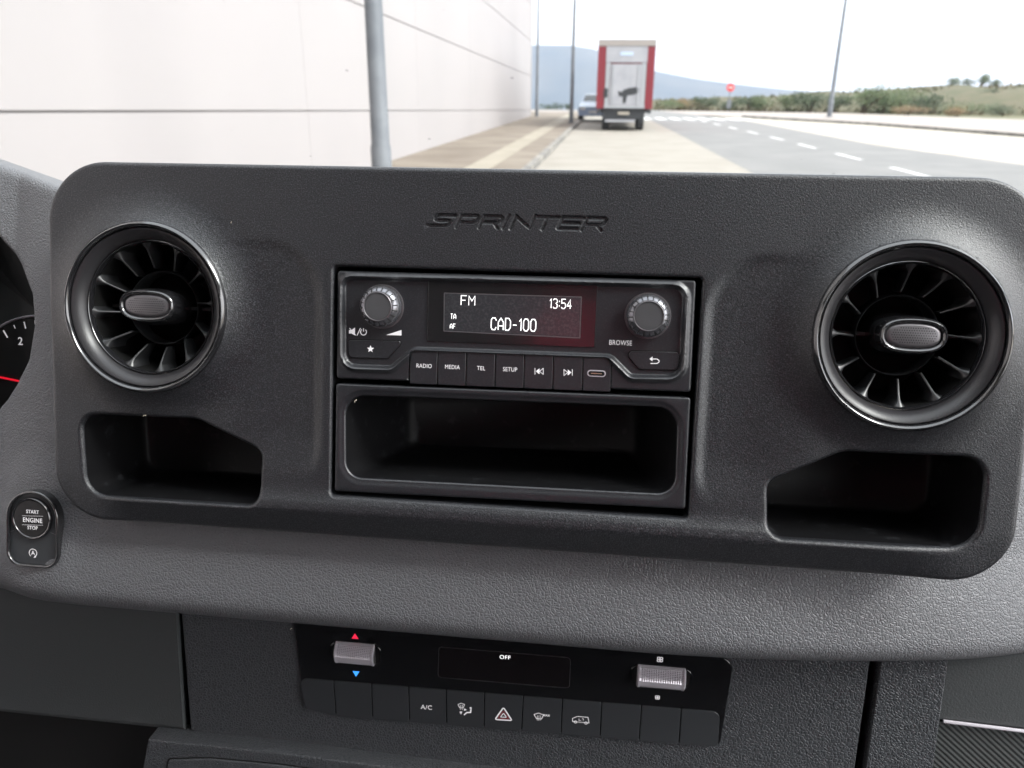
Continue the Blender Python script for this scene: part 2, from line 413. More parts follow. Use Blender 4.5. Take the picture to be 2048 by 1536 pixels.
# ---- tufts of dry grass (stuff)
gt = M(); rnd = random.Random(8)
for k in range(5200):
    x = rnd.uniform(3, 62); q = rnd.random() ** 1.4; dy = q * 14
    hh = .75 + 1.9 * float(sstep(3, 46, np.array(x))); y = 80.6 - .06 * x + dy - max(0, x - 22) * .42
    z = -.1 + hh * min(1, dy / 13); s_ = rnd.uniform(.15, .42)
    a = rnd.uniform(0, 3.14); c, d = math.cos(a) * s_ * .45, math.sin(a) * s_ * .45
    gt.add([(x - c, y - d, z), (x + c, y + d, z), (x + rnd.uniform(-.1, .1), y, z + s_)], [(0, 1, 2)])
struct('dry_grass', gt, mat('straw', (.175, .15, .095), .95, vary=((.10, .10, .055), .5, .4, .6)), kind='stuff', label='dry straw coloured grass tufts covering the bank beyond the road', cat='grass')

# ---- shrubs
simple('leaf', (.065, .095, .04), .8, vary=((.11, .13, .06), 1.5, .4, .65))
simple('leaf_dark', (.03, .05, .025), .8, vary=((.06, .08, .035), 1.5, .4, .65))
simple('leaf_dry', (.22, .15, .08), .9, vary=((.14, .10, .06), 1.5, .4, .65))
simple('bark', (.10, .075, .05), .9)
def shrub(name, label, cat, x, y, z, w, h, material='leaf', trunk=.0, group='shrubs on the bank beyond the road', seed=0, n=900):
    r = random.Random(seed); t = Thing(name, label, cat, None, (x, y, z), group)
    m = M(); lobes = [(r.uniform(-.33, .33) * w, r.uniform(-.25, .25) * w, trunk * h + h * (1 - trunk) * r.uniform(.3, .68), r.uniform(.24, .34)) for _ in range(7)]
    for k in range(n):
        lx, ly, lz, lr = lobes[k % 7]
        d = Vector((r.gauss(0, 1), r.gauss(0, 1), r.gauss(0, 1))).normalized() * r.random() ** .45
        p = Vector((x + lx + d.x * lr * w, y + ly + d.y * lr * w, z + lz + d.z * lr * h * (1 - trunk) * 1.05))
        if p.z < z: p.z = z + .03
        s_ = r.uniform(.05, .13) * max(.6, h / 2); a = Vector((r.gauss(0, 1), r.gauss(0, 1), r.gauss(0, 1))).normalized(); b = a.orthogonal().normalized()
        m.add([p + a * s_, p + b * s_ * .5, p - a * s_, p - b * s_ * .5], [(0, 1, 2, 3)])
    t.part('crown' if trunk > 0 else 'foliage', m, material, smooth=None)
    s2 = M()
    for k in range(4):
        lx, ly, lz, lr = lobes[k]; s2.tube([(x + lx * .1, y, z - .1), (x + lx * .4, y + ly * .4, z + lz * .5), (x + lx, y + ly, z + lz)], [.05 * h, .035 * h, .012 * h], 6)
    t.part('trunk' if trunk > 0 else 'stem', s2, 'bark')
    return t
def atpx(px, py, y):
    r = RC @ np.array([px - 1024, -(py - 768), -F]); t = y / r[1]; return CAM + r * t
SH = [ # px x, base py, top py, width px, depth, material, label
    (1345, 219, 200, 55, 80, 'leaf', 'low green shrub just right of the trailer at the bank foot'),
    (1375, 219, 198, 40, 81, 'leaf_dry', 'brownish scrub left of the small dark shrub near the trailer'),
    (1495, 218, 191, 44, 81, 'leaf_dark', 'dark scrub just right of the red round sign'),
    (1575, 219, 190, 46, 80, 'leaf', 'olive scrub left of the round dark shrub'),
    (1672, 222, 188, 40, 78, 'leaf_dark', 'dark scrub behind the lamp post across the road'),
    (1765, 222, 186, 56, 78, 'leaf_dark', 'dark scrub between the two largest green shrubs'),
    (1412, 219, 192, 45, 80.5, 'leaf_dark', 'small dark shrub between the trailer and the red round sign'),
    (1461, 218, 197, 34, 80.8, 'leaf_dark', 'small dark shrub right behind the red round sign'),
    (1530, 217, 190, 42, 80.5, 'leaf', 'pale green shrub right of the red round sign'),
    (1621, 221, 181, 54, 79, 'leaf_dark', 'round dark shrub left of the lamp post across the road'),
    (1722, 224, 171, 84, 77, 'leaf', 'widest green shrub right of the lamp post across the road'),
    (1800, 225, 175, 76, 76, 'leaf', 'tall green shrub in the middle of the bank'),
    (1868, 226, 186, 60, 76, 'leaf_dark', 'grey green shrub below the bank top'),
    (1930, 230, 203, 80, 75, 'leaf', 'low spreading green shrub at the right foot of the bank'),
    (2010, 231, 208, 60, 73, 'leaf_dark', 'low dark shrub at the far right of the bank'),
    (1964, 205, 178, 30, 82, 'leaf_dark', 'small dark bush high on the bank at right'),
    (2026, 198, 180, 18, 82, 'leaf_dark', 'tiny bush high on the bank at the right end'),
    (1815, 228, 212, 50, 72, 'leaf_dry', 'dry brown shrub at the foot of the tall green shrub'),
    (1915, 233, 214, 40, 70, 'leaf_dry', 'dry brown shrub at the foot of the bank at right'),
]
for k, (px, pb, pt, wpx, y, mt_, lab) in enumerate(SH):
    b = atpx(px, pb, y); tp = atpx(px, pt, y); sc_ = wpx * y / F * 1.25
    shrub('shrub', lab, 'shrub', b[0], y, b[2] - .15, sc_, (tp[2] - b[2]) * 1.2 + .15, mt_, seed=k, n=1100)
for k, (px, pt, wpx, lab) in enumerate([(1902, 150, 30, 'leftmost small tree on top of the bank'), (1931, 156, 20, 'thin sapling on top of the bank between two fuller trees'), (1957, 147, 28, 'tallest small tree on top of the bank'), (1984, 155, 24, 'rightmost small tree on top of the bank')]):
    y = 88; b = atpx(px, 178, y); tp = atpx(px, pt, y)
    shrub('small_tree', lab, 'tree', b[0], y, b[2] - .3, wpx * y / F, (tp[2] - b[2]) * 1.1 + .3, 'leaf', .25, 'small trees on top of the bank', 50 + k, 500)
for k, (px, pt, wpx, lab) in enumerate([(1090, 206, 26, 'dark tree past the building corner, left of the far lamp post'), (1115, 204, 24, 'dark round tree between the two lamp posts on the pavement'), (1137, 207, 18, 'dark tree just left of the middle lamp post'), (1172, 205, 34, 'dark tree behind the parked hatchback')]):
    y = 110; b = atpx(px, 222, y); tp = atpx(px, pt, y)
    shrub('far_tree', lab, 'tree', b[0], y, b[2] - .3, wpx * y / F, (tp[2] - b[2]) * 1.1 + .3, 'leaf_dark', .15, 'trees at the end of the street', 70 + k, 500)

# ---- building
W = Thing('warehouse', 'long pale windowless panel clad warehouse along the left pavement', 'building', None, (-5.4, 0, 0))
sl_ = -.0225; yj = [-20, -12, -3, 5.6, 14.22, 22.75, 31.4, 39.9, 48.4, 55.5]; zj = [-2, 1.71, 3.83, 5.95, 8.07, 10.2]
cl = M()
for a, b in zip(yj, yj[1:]):
    for c, d in zip(zj, zj[1:]):
        g_ = .022 if True else 0
        x0, x1 = -5.55, -5.4
        v = []
        for x, i_ in ((x0, 0), (x1, 0)):
            for y, z in ((a + .005, c + g_), (b - .005, c + g_), (b - .005, d - g_ * .2), (a + .005, d - g_ * .2)): v.append((x, y, z + sl_ * y))
        cl.add(v, [(4, 5, 6, 7), (0, 4, 7, 3), (1, 2, 6, 5), (0, 1, 5, 4), (3, 7, 6, 2)])
W.part('cladding', cl, 'cladding', smooth=None)
core = M(); v = []
for x in (-40, -5.44):
    for y, z in ((-20, -2), (55.48, -2), (55.48, 10.2), (-20, 10.2)): v.append((x, y, z + sl_ * y))
core.add(v, [(4, 5, 6, 7), (0, 3, 2, 1), (0, 4, 7, 3), (1, 2, 6, 5), (3, 7, 6, 2)])
W.part('wall', core, 'joint', smooth=None)
cap = M(); cap.add([(x, y, z + sl_ * y) for y in (-20.1, 55.6) for x, z in ((-5.62, 10.2), (-5.36, 10.2), (-5.36, 10.38), (-5.62, 10.38))], [(0, 4, 5, 1), (1, 5, 6, 2), (2, 6, 7, 3), (3, 7, 4, 0), (4, 7, 6, 5), (0, 1, 2, 3)])
W.part('parapet', cap, 'galv', smooth=None)

# ---- lamp posts
def lamp_post(x, y, r, H, label, lean=0):
    t = Thing('lamp_post', label, 'lamp post', None, (x, y, 0), 'galvanised lamp posts along the street')
    t.part('base_plate', M().box((x - r * 2, y - r * 2, .1), (x + r * 2, y + r * 2, .13)), 'galv', smooth=None)
    p = M().tube([(x, y, .1), (x, y, 1.2), (x, y, 1.25), (x + lean, y, H)], [r * 1.12, r * 1.12, r, r * .62], 20)
    t.part('pole', p, 'galv')
    t.part('arm', M().tube([(x + lean, y, H - .05), (x + lean + .4, y, H + .15), (x + lean + 1.2, y, H + .25)], r * .4, 10), 'galv')
    hd = t.part('lamp_head', M().box((x + lean + 1.1, y - .14, H + .18), (x + lean + 1.7, y + .14, H + .30)), 'galv', smooth=None)
    t.part('lens', M().box((x + lean + 1.15, y - .11, H + .15), (x + lean + 1.65, y + .11, H + .178)), 'paint', parent=hd, smooth=None)
lamp_post(-2.36, 8.2, .095, 8.5, 'thick grey lamp post nearest the windscreen, before the pale wall')
lamp_post(-2.12, 44, .10, 8.5, 'slim lamp post beside the kerb just left of the red trailer')
lamp_post(-4.95, 54.8, .10, 8.5, 'farthest slim lamp post at the corner of the pale warehouse')
lamp_post(15.2, 60, .15, 9.5, 'lone pale lamp post across the road by the green shrubs')

# ---- road sign
S = Thing('road_sign', 'small red round sign on a thin post beyond the bend', 'road sign', None, (11.1, 79, 0))
b_ = atpx(1461, 175, 79)
S.part('post', M().tube([(b_[0], 79, -.1), (b_[0], 79, b_[2])], .045, 8), 'galv')
simple('sign_red', (.62, .03, .03), .5)
sg = M(); n = 24
for yy, fl in ((78.93, 0), (78.97, 1)):
    sg.v += [(b_[0] + .36 * math.cos(2 * math.pi * k / n), yy, b_[2] + .36 * math.sin(2 * math.pi * k / n)) for k in range(n)]
sg.f += [tuple(range(n)), tuple(range(n, 2 * n))[::-1]] + [(k, (k + 1) % n, n + (k + 1) % n, n + k) for k in range(n)]
S.part('sign_plate', sg, 'sign_red', smooth=30)
S.part('bar', M().box((b_[0] - .2, 78.90, b_[2] - .06), (b_[0] + .2, 78.925, b_[2] + .06)), 'paint', smooth=None)
S.part('lower_plate', M().box((b_[0] - .2, 78.9, .25), (b_[0] + .2, 78.94, 1.0)), 'galv', smooth=None)

# ---- trailer
simple('truck_red', (.19, .014, .024), .4); simple('truck_white', (.36, .36, .385), .45, vary=((.29, .295, .32), 1.5, .45, .7))
simple('truck_frame', (.30, .27, .25), .5); simple('tyre', (.02, .02, .02), .8); simple('dark_metal', (.03, .032, .036), .6)
simple('trail_grey', (.33, .34, .36), .5)
T = Thing('box_trailer', 'parked box trailer with red side posts and white rear doors', 'trailer', None, (.55, 38.3, 0))
x0, x1 = -.72, 1.84; y0, y1 = 38.3, 51.5
T.part('box', M().box((x0 + .02, y0 + .06, 1.0), (x1 - .02, y1, 3.8)), 'truck_red', smooth=None)
T.part('side_post', M().box((x0, y0, .98), (x0 + .36, y0 + .055, 3.62)), 'truck_red', smooth=None)
T.part('side_post', M().box((x1 - .34, y0, .98), (x1, y0 + .055, 3.62)), 'truck_red', smooth=None)
T.part('roof_rail', M().box((x0 - .01, y0 - .03, 3.63), (x1 + .01, y0 + .3, 3.9)), 'truck_frame', smooth=None)
T.part('header_panel', M().box((x0 + .37, y0 - .01, 2.95), (x1 - .35, y0 + .05, 3.62)), 'truck_white', smooth=None)
T.part('header_marking', M().box((.28, y0 - .02, 3.24), (.85, y0 - .012, 3.38)), mat('pale_blue_paint', (.45, .55, .72), .5), smooth=None)
T.part('door_panel', M().box((x0 + .60, y0 - .03, 1.15), (x1 - .58, y0 + .05, 2.88)), 'truck_white', smooth=None)
for a in (x0 + .38, x1 - .57): T.part('door_frame', M().box((a, y0 - .015, 1.0), (a + .2, y0 + .05, 2.93)), 'trail_grey', smooth=None)
for a in (x0 + .70, x1 - .72): T.part('lock_bar', M().box((a, y0 - .06, 1.1), (a + .035, y0 - .03, 2.86)), 'trail_grey', smooth=None)
T.part('number_plate', M().box((.3, y0 - .0, .72), (.82, y0 + .02, .84)), 'gravel', smooth=None)
T.part('door_sill', M().box((x0 + .37, y0 - .05, 1.0), (x1 - .35, y0 + .05, 1.14)), 'trail_grey', smooth=None)
lm = M()
lm.poly([(.32, 1.75), (.48, 1.72), (.52, 1.80), (.70, 1.86), (.95, 1.90), (1.06, 1.82), (1.02, 1.66), (.8, 1.60), (.66, 1.58), (.62, 1.3), (.52, 1.28), (.5, 1.55), (.38, 1.55)], 0)
lm.poly([(-.16, 1.5), (-.02, 1.5), (-.02, 1.85), (-.16, 1.85)], 0)
lm.v = [((a - .6) * 1.3 + .6, y0 - .036, (b - 1.7) * 1.15 + 1.68) for a, b, c in lm.v]
T.part('door_stain', lm, 'dark_metal', smooth=None, label='dark smudged patches low on the white door')
T.part('bumper', M().box((x0 + .45, y0 + .02, .40), (x1 - .75, y0 + .12, .50)), 'truck_white', smooth=None)
T.part('chassis', M().box((x0 + .3, y0 + .1, .52), (x1 - .35, y1, .98)).box((x0 + .1, y0 + .3, .8), (x1 - .1, y1, .99)), 'dark_metal', smooth=None)
T.part('rear_board', M().box((x0 + .45, y0 + .25, .42), (x1 - .7, y0 + .3, .98)), 'dark_metal', smooth=None)
for a in (x0 + .05, x1 - .24): 
    tl = T.part('tail_light', M().box((a, y0 - .01, .78), (a + .2, y0 + .06, .96)), 'dark_metal', smooth=None)
for xx in (x0 + .3, x1 - .62):
    for yy in (39.6, 40.9, 42.2):
        wv = M(); n = 28
        wv.loft([[(xx + dx, yy + r * math.cos(2 * math.pi * k / n), .5 + r * math.sin(2 * math.pi * k / n)) for k in range(n)] for dx, r in ((0, .3), (0, .46), (.04, .5), (.28, .5), (.32, .46), (.32, .3))], True, True)
        wh = T.part('wheel', wv, 'tyre', smooth=50)
    T.part('axle_end', M().ring(0, 0, [(.2, 0), (.12, .06)], 16, True) if 0 else M().box((xx + .04, y0 + .25, .35), (xx + .28, y0 + .3, .62)), 'dark_metal', smooth=None)
    T.part('mudflap', M().box((xx, y0 + .4, .16), (xx + .3, y0 + .42, .8)), 'tyre', smooth=None)

# ---- parked car beside the trailer
simple('car_paint', (.22, .29, .42), .3, coat=.6); simple('car_glass', (.02, .025, .03), .08, spec=.9)
CX0, CY0 = -1.05, 49.0
Cc = Thing('parked_car', 'blue grey hatchback parked at the kerb beyond the trailer, half hidden', 'car', None, (CX0 - .2, CY0 + 2, 0))
sec = [(0, .35, .85, .95), (.5, .3, 1.0, .92), (.9, .3, 1.12, .96), (1.6, .3, 1.5, .8), (2.6, .3, 1.54, .78), (3.5, .3, 1.35, .8), (4.1, .35, .95, .9)]
cb = M(); R2 = []
for (dy, zb, zt, hw) in sec:
    zm = min(zt, .92)
    R2.append([(CX0 - .9, CY0 + dy, zb), (CX0 + .85, CY0 + dy, zb), (CX0 + .88, CY0 + dy, .62), (CX0 + .84, CY0 + dy, zm), (CX0 + hw * .75, CY0 + dy, zt), (CX0 - hw * .8, CY0 + dy, zt), (CX0 - .88, CY0 + dy, zm), (CX0 - .93, CY0 + dy, .62)])
cb.loft(R2, True, True)
Cc.part('body', cb, 'car_paint', smooth=60)
Cc.part('windscreen', M().add([(CX0 - .68, CY0 + .92, 1.14), (CX0 + .66, CY0 + .92, 1.14), (CX0 + .56, CY0 + 1.56, 1.50), (CX0 - .58, CY0 + 1.56, 1.50)], [(0, 1, 2, 3)]), 'car_glass', smooth=None)
Cc.part('number_plate', M().box((CX0 - .28, CY0 - .03, .5), (CX0 + .28, CY0 - .01, .62)), 'paint', smooth=None)
for a in (-.8, .5): Cc.part('headlight', M().box((CX0 + a, CY0 - .02, .68), (CX0 + a + .3, CY0 + .1, .82)), 'paint', smooth=None)
for a in (-.92, .68):
    for dy in (.75, 3.3):
        wv = M(); n = 20
        wv.loft([[(CX0 + a + dx, CY0 + dy + r * math.cos(2 * math.pi * k / n), .32 + r * math.sin(2 * math.pi * k / n)) for k in range(n)] for dx, r in ((0, .2), (0, .3), (.03, .32), (.19, .32), (.22, .3), (.22, .2))], True, True)
        Cc.part('wheel', wv, 'tyre', smooth=50)

# ------------------------------------------------------------------ the van round the camera
simple('headliner', (.6, .59, .58), .9); simple('cab_trim', (.07, .07, .075), .7); simple('body_paint', (.62, .62, .62), .35)
V = Thing('van_cab', 'van cab around the dashboard, seen through its slightly dusty windscreen', 'van', None, (0, 0, .9))
V.part('roof', M().box((-.95, -.75, 2.42), (.95, .02, 2.46)), 'headliner', smooth=None)
V.part('bulkhead', M().box((-.95, -.80, .8), (.95, -.76, 2.42)), 'cab_trim', smooth=None)
V.part('floor', M().box((-.95, -.75, .78), (.95, 1.0, .82)), 'cab_trim', smooth=None)
for s_ in (-1, 1):
    a, b = sorted((s_ * .95, s_ * .99))
    V.part('side_door', M().box((a, -.76, .8), (b, 1.0, 1.40)).box((a, -.76, 1.40), (b, -.68, 2.42)).box((a, -.68, 2.26), (b, .10, 2.42)), 'cab_trim', smooth=None)
    p = M(); q = sorted((s_ * .93, s_ * .99))
    p.add([(x, y, z) for x in q for y, z in ((1.0, 1.45), (1.1, 1.45), (.06, 2.46), (-.04, 2.46))], [(0, 1, 2, 3), (4, 7, 6, 5), (0, 4, 5, 1), (1, 5, 6, 2), (2, 6, 7, 3), (3, 7, 4, 0)])
    V.part('pillar', p, 'cab_trim', smooth=None)
V.part('bonnet', M().loft([[(-.85, y, z), (-.6, y, z + .03), (0, y, z + .05), (.6, y, z + .03), (.85, y, z)] for y, z in ((1.06, 1.44), (1.4, 1.36), (1.75, 1.22), (1.95, 1.0))], False, False, closed=False), 'body_paint')
gm = bpy.data.materials.new('windscreen_glass'); gm.use_nodes = True; n_ = gm.node_tree; n_.nodes.clear()
o_ = n_.nodes.new('ShaderNodeOutputMaterial'); tr = n_.nodes.new('ShaderNodeBsdfTransparent'); gl = n_.nodes.new('ShaderNodeBsdfGlossy'); df_ = n_.nodes.new('ShaderNodeBsdfDiffuse')
df_.inputs[0].default_value = (.5, .5, .5, 1)
gl.inputs['Roughness'].default_value = .02; tr.inputs[0].default_value = (.93, .96, .95, 1)
fr_ = n_.nodes.new('ShaderNodeFresnel'); fr_.inputs[0].default_value = 1.45
m1 = n_.nodes.new('ShaderNodeMixShader'); m2 = n_.nodes.new('ShaderNodeMixShader')
tcx = n_.nodes.new('ShaderNodeTexCoord'); vz = n_.nodes.new('ShaderNodeTexVoronoi'); vz.inputs['Scale'].default_value = 24
rg = n_.nodes.new('ShaderNodeMapRange'); rg.inputs['From Min'].default_value = .05; rg.inputs['From Max'].default_value = .035; rg.inputs['To Max'].default_value = .2
n_.links.new(tcx.outputs['Object'], vz.inputs['Vector']); n_.links.new(vz.outputs['Distance'], rg.inputs['Value'])
mf = n_.nodes.new('ShaderNodeMath'); mf.operation = 'MULTIPLY'; mf.inputs[1].default_value = .6
n_.links.new(fr_.outputs[0], mf.inputs[0]); n_.links.new(mf.outputs[0], m1.inputs[0]); n_.links.new(tr.outputs[0], m1.inputs[1]); n_.links.new(gl.outputs[0], m1.inputs[2])
n_.links.new(rg.outputs[0], m2.inputs[0]); n_.links.new(m1.outputs[0], m2.inputs[1]); n_.links.new(df_.outputs[0], m2.inputs[2]); n_.links.new(m2.outputs[0], o_.inputs[0])
V.part('windscreen', M().add([(-.94, 1.08, 1.46), (.94, 1.08, 1.46), (.90, .03, 2.45), (-.90, .03, 2.45)], [(0, 1, 2, 3)]), gm, smooth=None)
# unseen red shape behind the camera, added to redden the radio display's reflection
JK = Thing('seat', 'cab seat with an added unseen red shape, put there to redden the radio display', 'seat', None, (-.03, -.5, 1.0))
simple('seat_cloth', (.04, .04, .045), .9); simple('red_cloth', (.80, .05, .12), .85)
JK.part('backrest', M().loft([[(-.03 + a * k, -.66 + b * k, z) for a, b in ((-.2, -.06), (.2, -.06), (.2, .06), (-.2, .06))] for z, k in ((1.0, 1), (1.6, 1), (1.75, .7), (1.8, .5))], True, True), 'seat_cloth', smooth=60)
JK.part('added_red_shape', M().loft([[(-.032 + a * k, -.5 + b * k, z) for a, b in ((-.075, -.1), (0, -.12), (.045, -.1), (.045, .06), (0, .09), (-.075, .06))] for z, k in ((1.5, 1), (1.7, .95), (1.86, 1.), (1.91, .7))], True, True), 'red_cloth', smooth=60)
# ------------------------------------------------------------------ dashboard body
D = Thing('dashboard', 'grey leather grained van dashboard under and left of the black centre facia', 'dashboard', FA, (0, -60, -25))
VB = -149.0
def padh0(u, v):
    h = -23. - .12 * np.clip(v + 70, -20, 200)
    h -= .0007 * np.clip(u - 60, 0, 400) ** 2 + .0015 * np.clip(u - 240, 0, 100) ** 2 + .004 * np.clip(-u - 258, 0, 60) ** 2
    return h + 7 * np.sin(np.clip((v + 88) / (VB + 88), 0, 1) * math.pi * .62)
def pmap(pts, dh=0):
    out = []
    for x, y in pts:
        h = -25.
        for _ in range(12): a = FA.p(x, y, h); h = .5 * h + .5 * (float(padh0(*a)) + dh)
        out.append(FA.p(x, y, h))
    return out
hole = rpoly([(-352, 80)] + pmap([(-30, 445), (40, 530), (62, 590), (66, 650), (55, 720), (30, 770), (0, 812), (-40, 870)]) + [(-352, -52)], [6, 12, 12, 10, 10, 12, 12, 12, 8, 6], 4)
_t = pmap([(112, 372), (0, 328), (-120, 285)])
padout = rpoly([(-370, VB), (330, VB), (330, 90), (-240, 90)] + _t + [(-370, _t[2][1])], [4, 4, 6, 4, 6, 20, 4, 4], 5)
def padh(P, core=False):
    u, v = P[:, 0], P[:, 1]
    h = padh0(u, v)
    h -= fillet(v - VB, 15.0)
    ds = np.sqrt(((u + 286.5) / 22) ** 2 + ((v + 103) / 29) ** 2)
    h += 3.0 * sstep(1.75, 1.0, ds) * 1.0 
    dh = sdf(P, hole); h -= fillet(dh, 3.0)
    e = sdf(P, padout); h -= fillet(-e, 6.0) * (v > 85)
    return h
startout = rrect(-303.5, -268.8, -128, -79.5, 17, 8)
backhole = rrect(-246, 240, -80, 88, 20, 6)
pad = hfield(padout, [hole, backhole], padh, 3.0, rings(hole, [-.4, -1.2, -2.2]) + [[(u, VB + d) for u in np.arange(-355, 326, 2.5)] for d in (.3, 1, 2, 3.5, 5.5, 8, 11, 13.5)] + rings(padout, [.5, 1.5, 3, 4.5]), skirt=-100, hole_skirt=-100)
D.part('upper_pad', pad, 'leather', smooth=50)
# dash top running to the windscreen
dt = M(); 
o3 = FA.O
def wl(x, y, z):   # world -> facia frame mm
    q = (np.array([x, y, z]) - FA.O) * 1000; return (q @ FA.u, q @ FA.v, q @ FA.n)
dt.loft([[wl(x, y, z) for x in np.linspace(-.92, .92, 12)] for y, z in ((.478, 1.652), (.52, 1.64), (.7, 1.55), (1.07, 1.46))], False, False, closed=False)
D.part('dash_top', dt, 'coarse')
# binnacle sides: close the pad off behind the cluster
def bf(m):   # mesh made in FB coordinates -> FA coordinates
    out = M(); out.f = m.f
    for (a, b, c) in m.v:
        q = FB.O + (FB.u * a + FB.v * b + FB.n * c) / 1000
        out.v.append(wl(*q))
    return out
# lower console face in three pieces with open seams
fs = []
cent = rpoly([(-220.2, -330), (218.5, -330), (215.0, -120), (-213.6, -120)], 1.2, 3)
D.part('console_face', bf(M().prism(cent, -6, 0, .9)), 'coarse')
D.part('knee_trim', bf(M().loft([[(x, y, h) for x, y in pts] for pts, h in (([(-420, -262), (-224.5, -262.5), (-214.6, -120), (-420, -120)], -8), ([(-420, -259), (-222.2, -259), (-215.2, -120), (-420, -120)], -1), ([(-420, -255), (-222.6, -255), (-216.2, -120), (-420, -120)], 1.2))], False, True)), 'trim')
D.part('side_trim', bf(M().prism(rpoly([(224.6, -330), (265.6, -330), (256.6, -120), (220.4, -120)], .8, 3), -12, 1.5, .9)), 'coarse')
D.part('seam_backing', bf(M().box((-420, -330, -22), (420, -120, -14))), 'black', smooth=None)
D.part('glovebox_lid', bf(M().prism(rpoly([(250, -199.0), (420, -202.5), (420, -120), (250, -120)], 2), -14, -4, 2.5)), 'trim')
D.part('lid_edge_strip', bf(M().tube([(264, -198.4, -3), (300, -199.5, -2.6), (350, -201.5, -2.4), (410, -203, -2.2)], 1.1, 8)), 'silver')
D.part('ribbed_liner', bf(M().prism(rpoly([(262, -330), (420, -330), (420, -204), (262, -201)], 2), -14, -6, 1)), mat('ribbed_cloth', (.05, .055, .055), .8, bump=[('rib', 150, .45, .0008)]))
# console ledge below
ld = M(); lo = rpoly(FB.ps([(302, 1471), (560, 1497), (853, 1535), (1150, 1572), (1150, 1700), (262, 1700)], 8), [1.5, 1, 1, 1, 1, 1], 3)
ld.prism(lo, -6, 12, 1.4)
D.part('lower_ledge', bf(ld), 'coarse')
gr = rpoly(FB.ps([(338, 1519), (420, 1517), (560, 1530), (840, 1570), (840, 1640), (318, 1640)], 12.4), 3, 4)
D.part('ledge_lid', bf(M().prism(gr, 12, 13.4, .8)), 'coarse')
D.part('lid_groove', bf(M().ribbon(inset(gr, -.5), 1.1, 12.15, True)), 'black', smooth=None)
D.part('footwell', bf(M().box((-420, -420, -140), (420, -265, -120))), 'black', smooth=None)
pd = M().prism(rpoly(FB.ps([(40, 1478), (110, 1475), (90, 1540), (0, 1545)], -60), 2), -75, -60, 2)
D.part('pedal_bracket', bf(pd), 'trim')

# ------------------------------------------------------------------ centre facia
Cf = Thing('centre_facia', 'big black grained centre facia with round vents and two open pockets', 'dashboard panel', FA, (-3, -90, 0))
fout = rpoly([(-256, 108.5), (-255.5, -88.5), (250, -88.5), (250.5, 108.5)], [33, 30, 30, 33], 14)
VENTS = [(-196.6, 31.8), (190.6, 32.4)]; VR = 45.2
pkL = rpoly(FA.ps([(160, 828), (392, 838), (521, 903), (518, 1011), (172, 990)], 0), [9, 16, 7, 7, 12], 7)
pkR = rpoly(FA.ps([(1536, 965), (1688, 903), (1976, 916), (1956, 1099), (1536, 1074)], 0), [7, 16, 11, 14, 8], 7)
rop = rrect(-95.8, 92.8, -64.6, 57.2, 2.2, 4)
vh = [circ(cx, cy, VR, 90) for cx, cy in VENTS]
# model lettering recess: strokes in unit letters
LET = {'S': [[(1, .9), (.22, .9), (.12, .75), (.16, .55), (.28, .5), (.8, .5), (.9, .4), (.86, .18), (.76, .1), (0, .1)]],
       'P': [[(.06, 0), (.06, .9), (.82, .9), (.92, .78), (.88, .5), (.78, .4), (.06, .4)]],
       'R': [[(.06, 0), (.06, .9), (.82, .9), (.92, .78), (.88, .52), (.78, .42), (.06, .42)], [(.6, .42), (.92, 0)]],
       'I': [[(.06, 0), (.06, 1)]], 'N': [[(.06, 0), (.06, .92), (.9, .08), (.9, 1)]], 'T': [[(0, .9), (1, .9)], [(.5, .9), (.5, 0)]],
       'E': [[(1, .9), (.06, .9), (.06, .1), (.95, .1)], [(.06, .5), (.92, .5)]]}
segs = []
word = [('S', 857, 44), ('P', 909, 43), ('R', 955, 44), ('I', 1003, 8), ('N', 1018, 44), ('T', 1062, 44), ('E', 1111, 44), ('R', 1160, 45)]
for ch, px, wpx in word:
    yb = 453.5 + (px - 857) * .0225; a = FA.p(px, yb); wmm = wpx * .2535; H_ = 6.7
    for st in LET[ch]:
        q = [(a[0] + x * (wmm if ch != 'I' else 10) + .45 * y * H_, a[1] + y * H_) for x, y in st]
        segs += list(zip(q, q[1:]))
def letd(P):
    best = np.full(len(P), 1e9)
    for a, b in segs:
        a = np.array(a); ab = np.array(b) - a; t = np.clip(((P - a) @ ab) / (ab @ ab), 0, 1)
        # diamond-ish distance keeps stroke ends crisp
        q = P - a - t[:, None] * ab; best = np.minimum(best, np.sqrt((q * q).sum(1)))
    return best
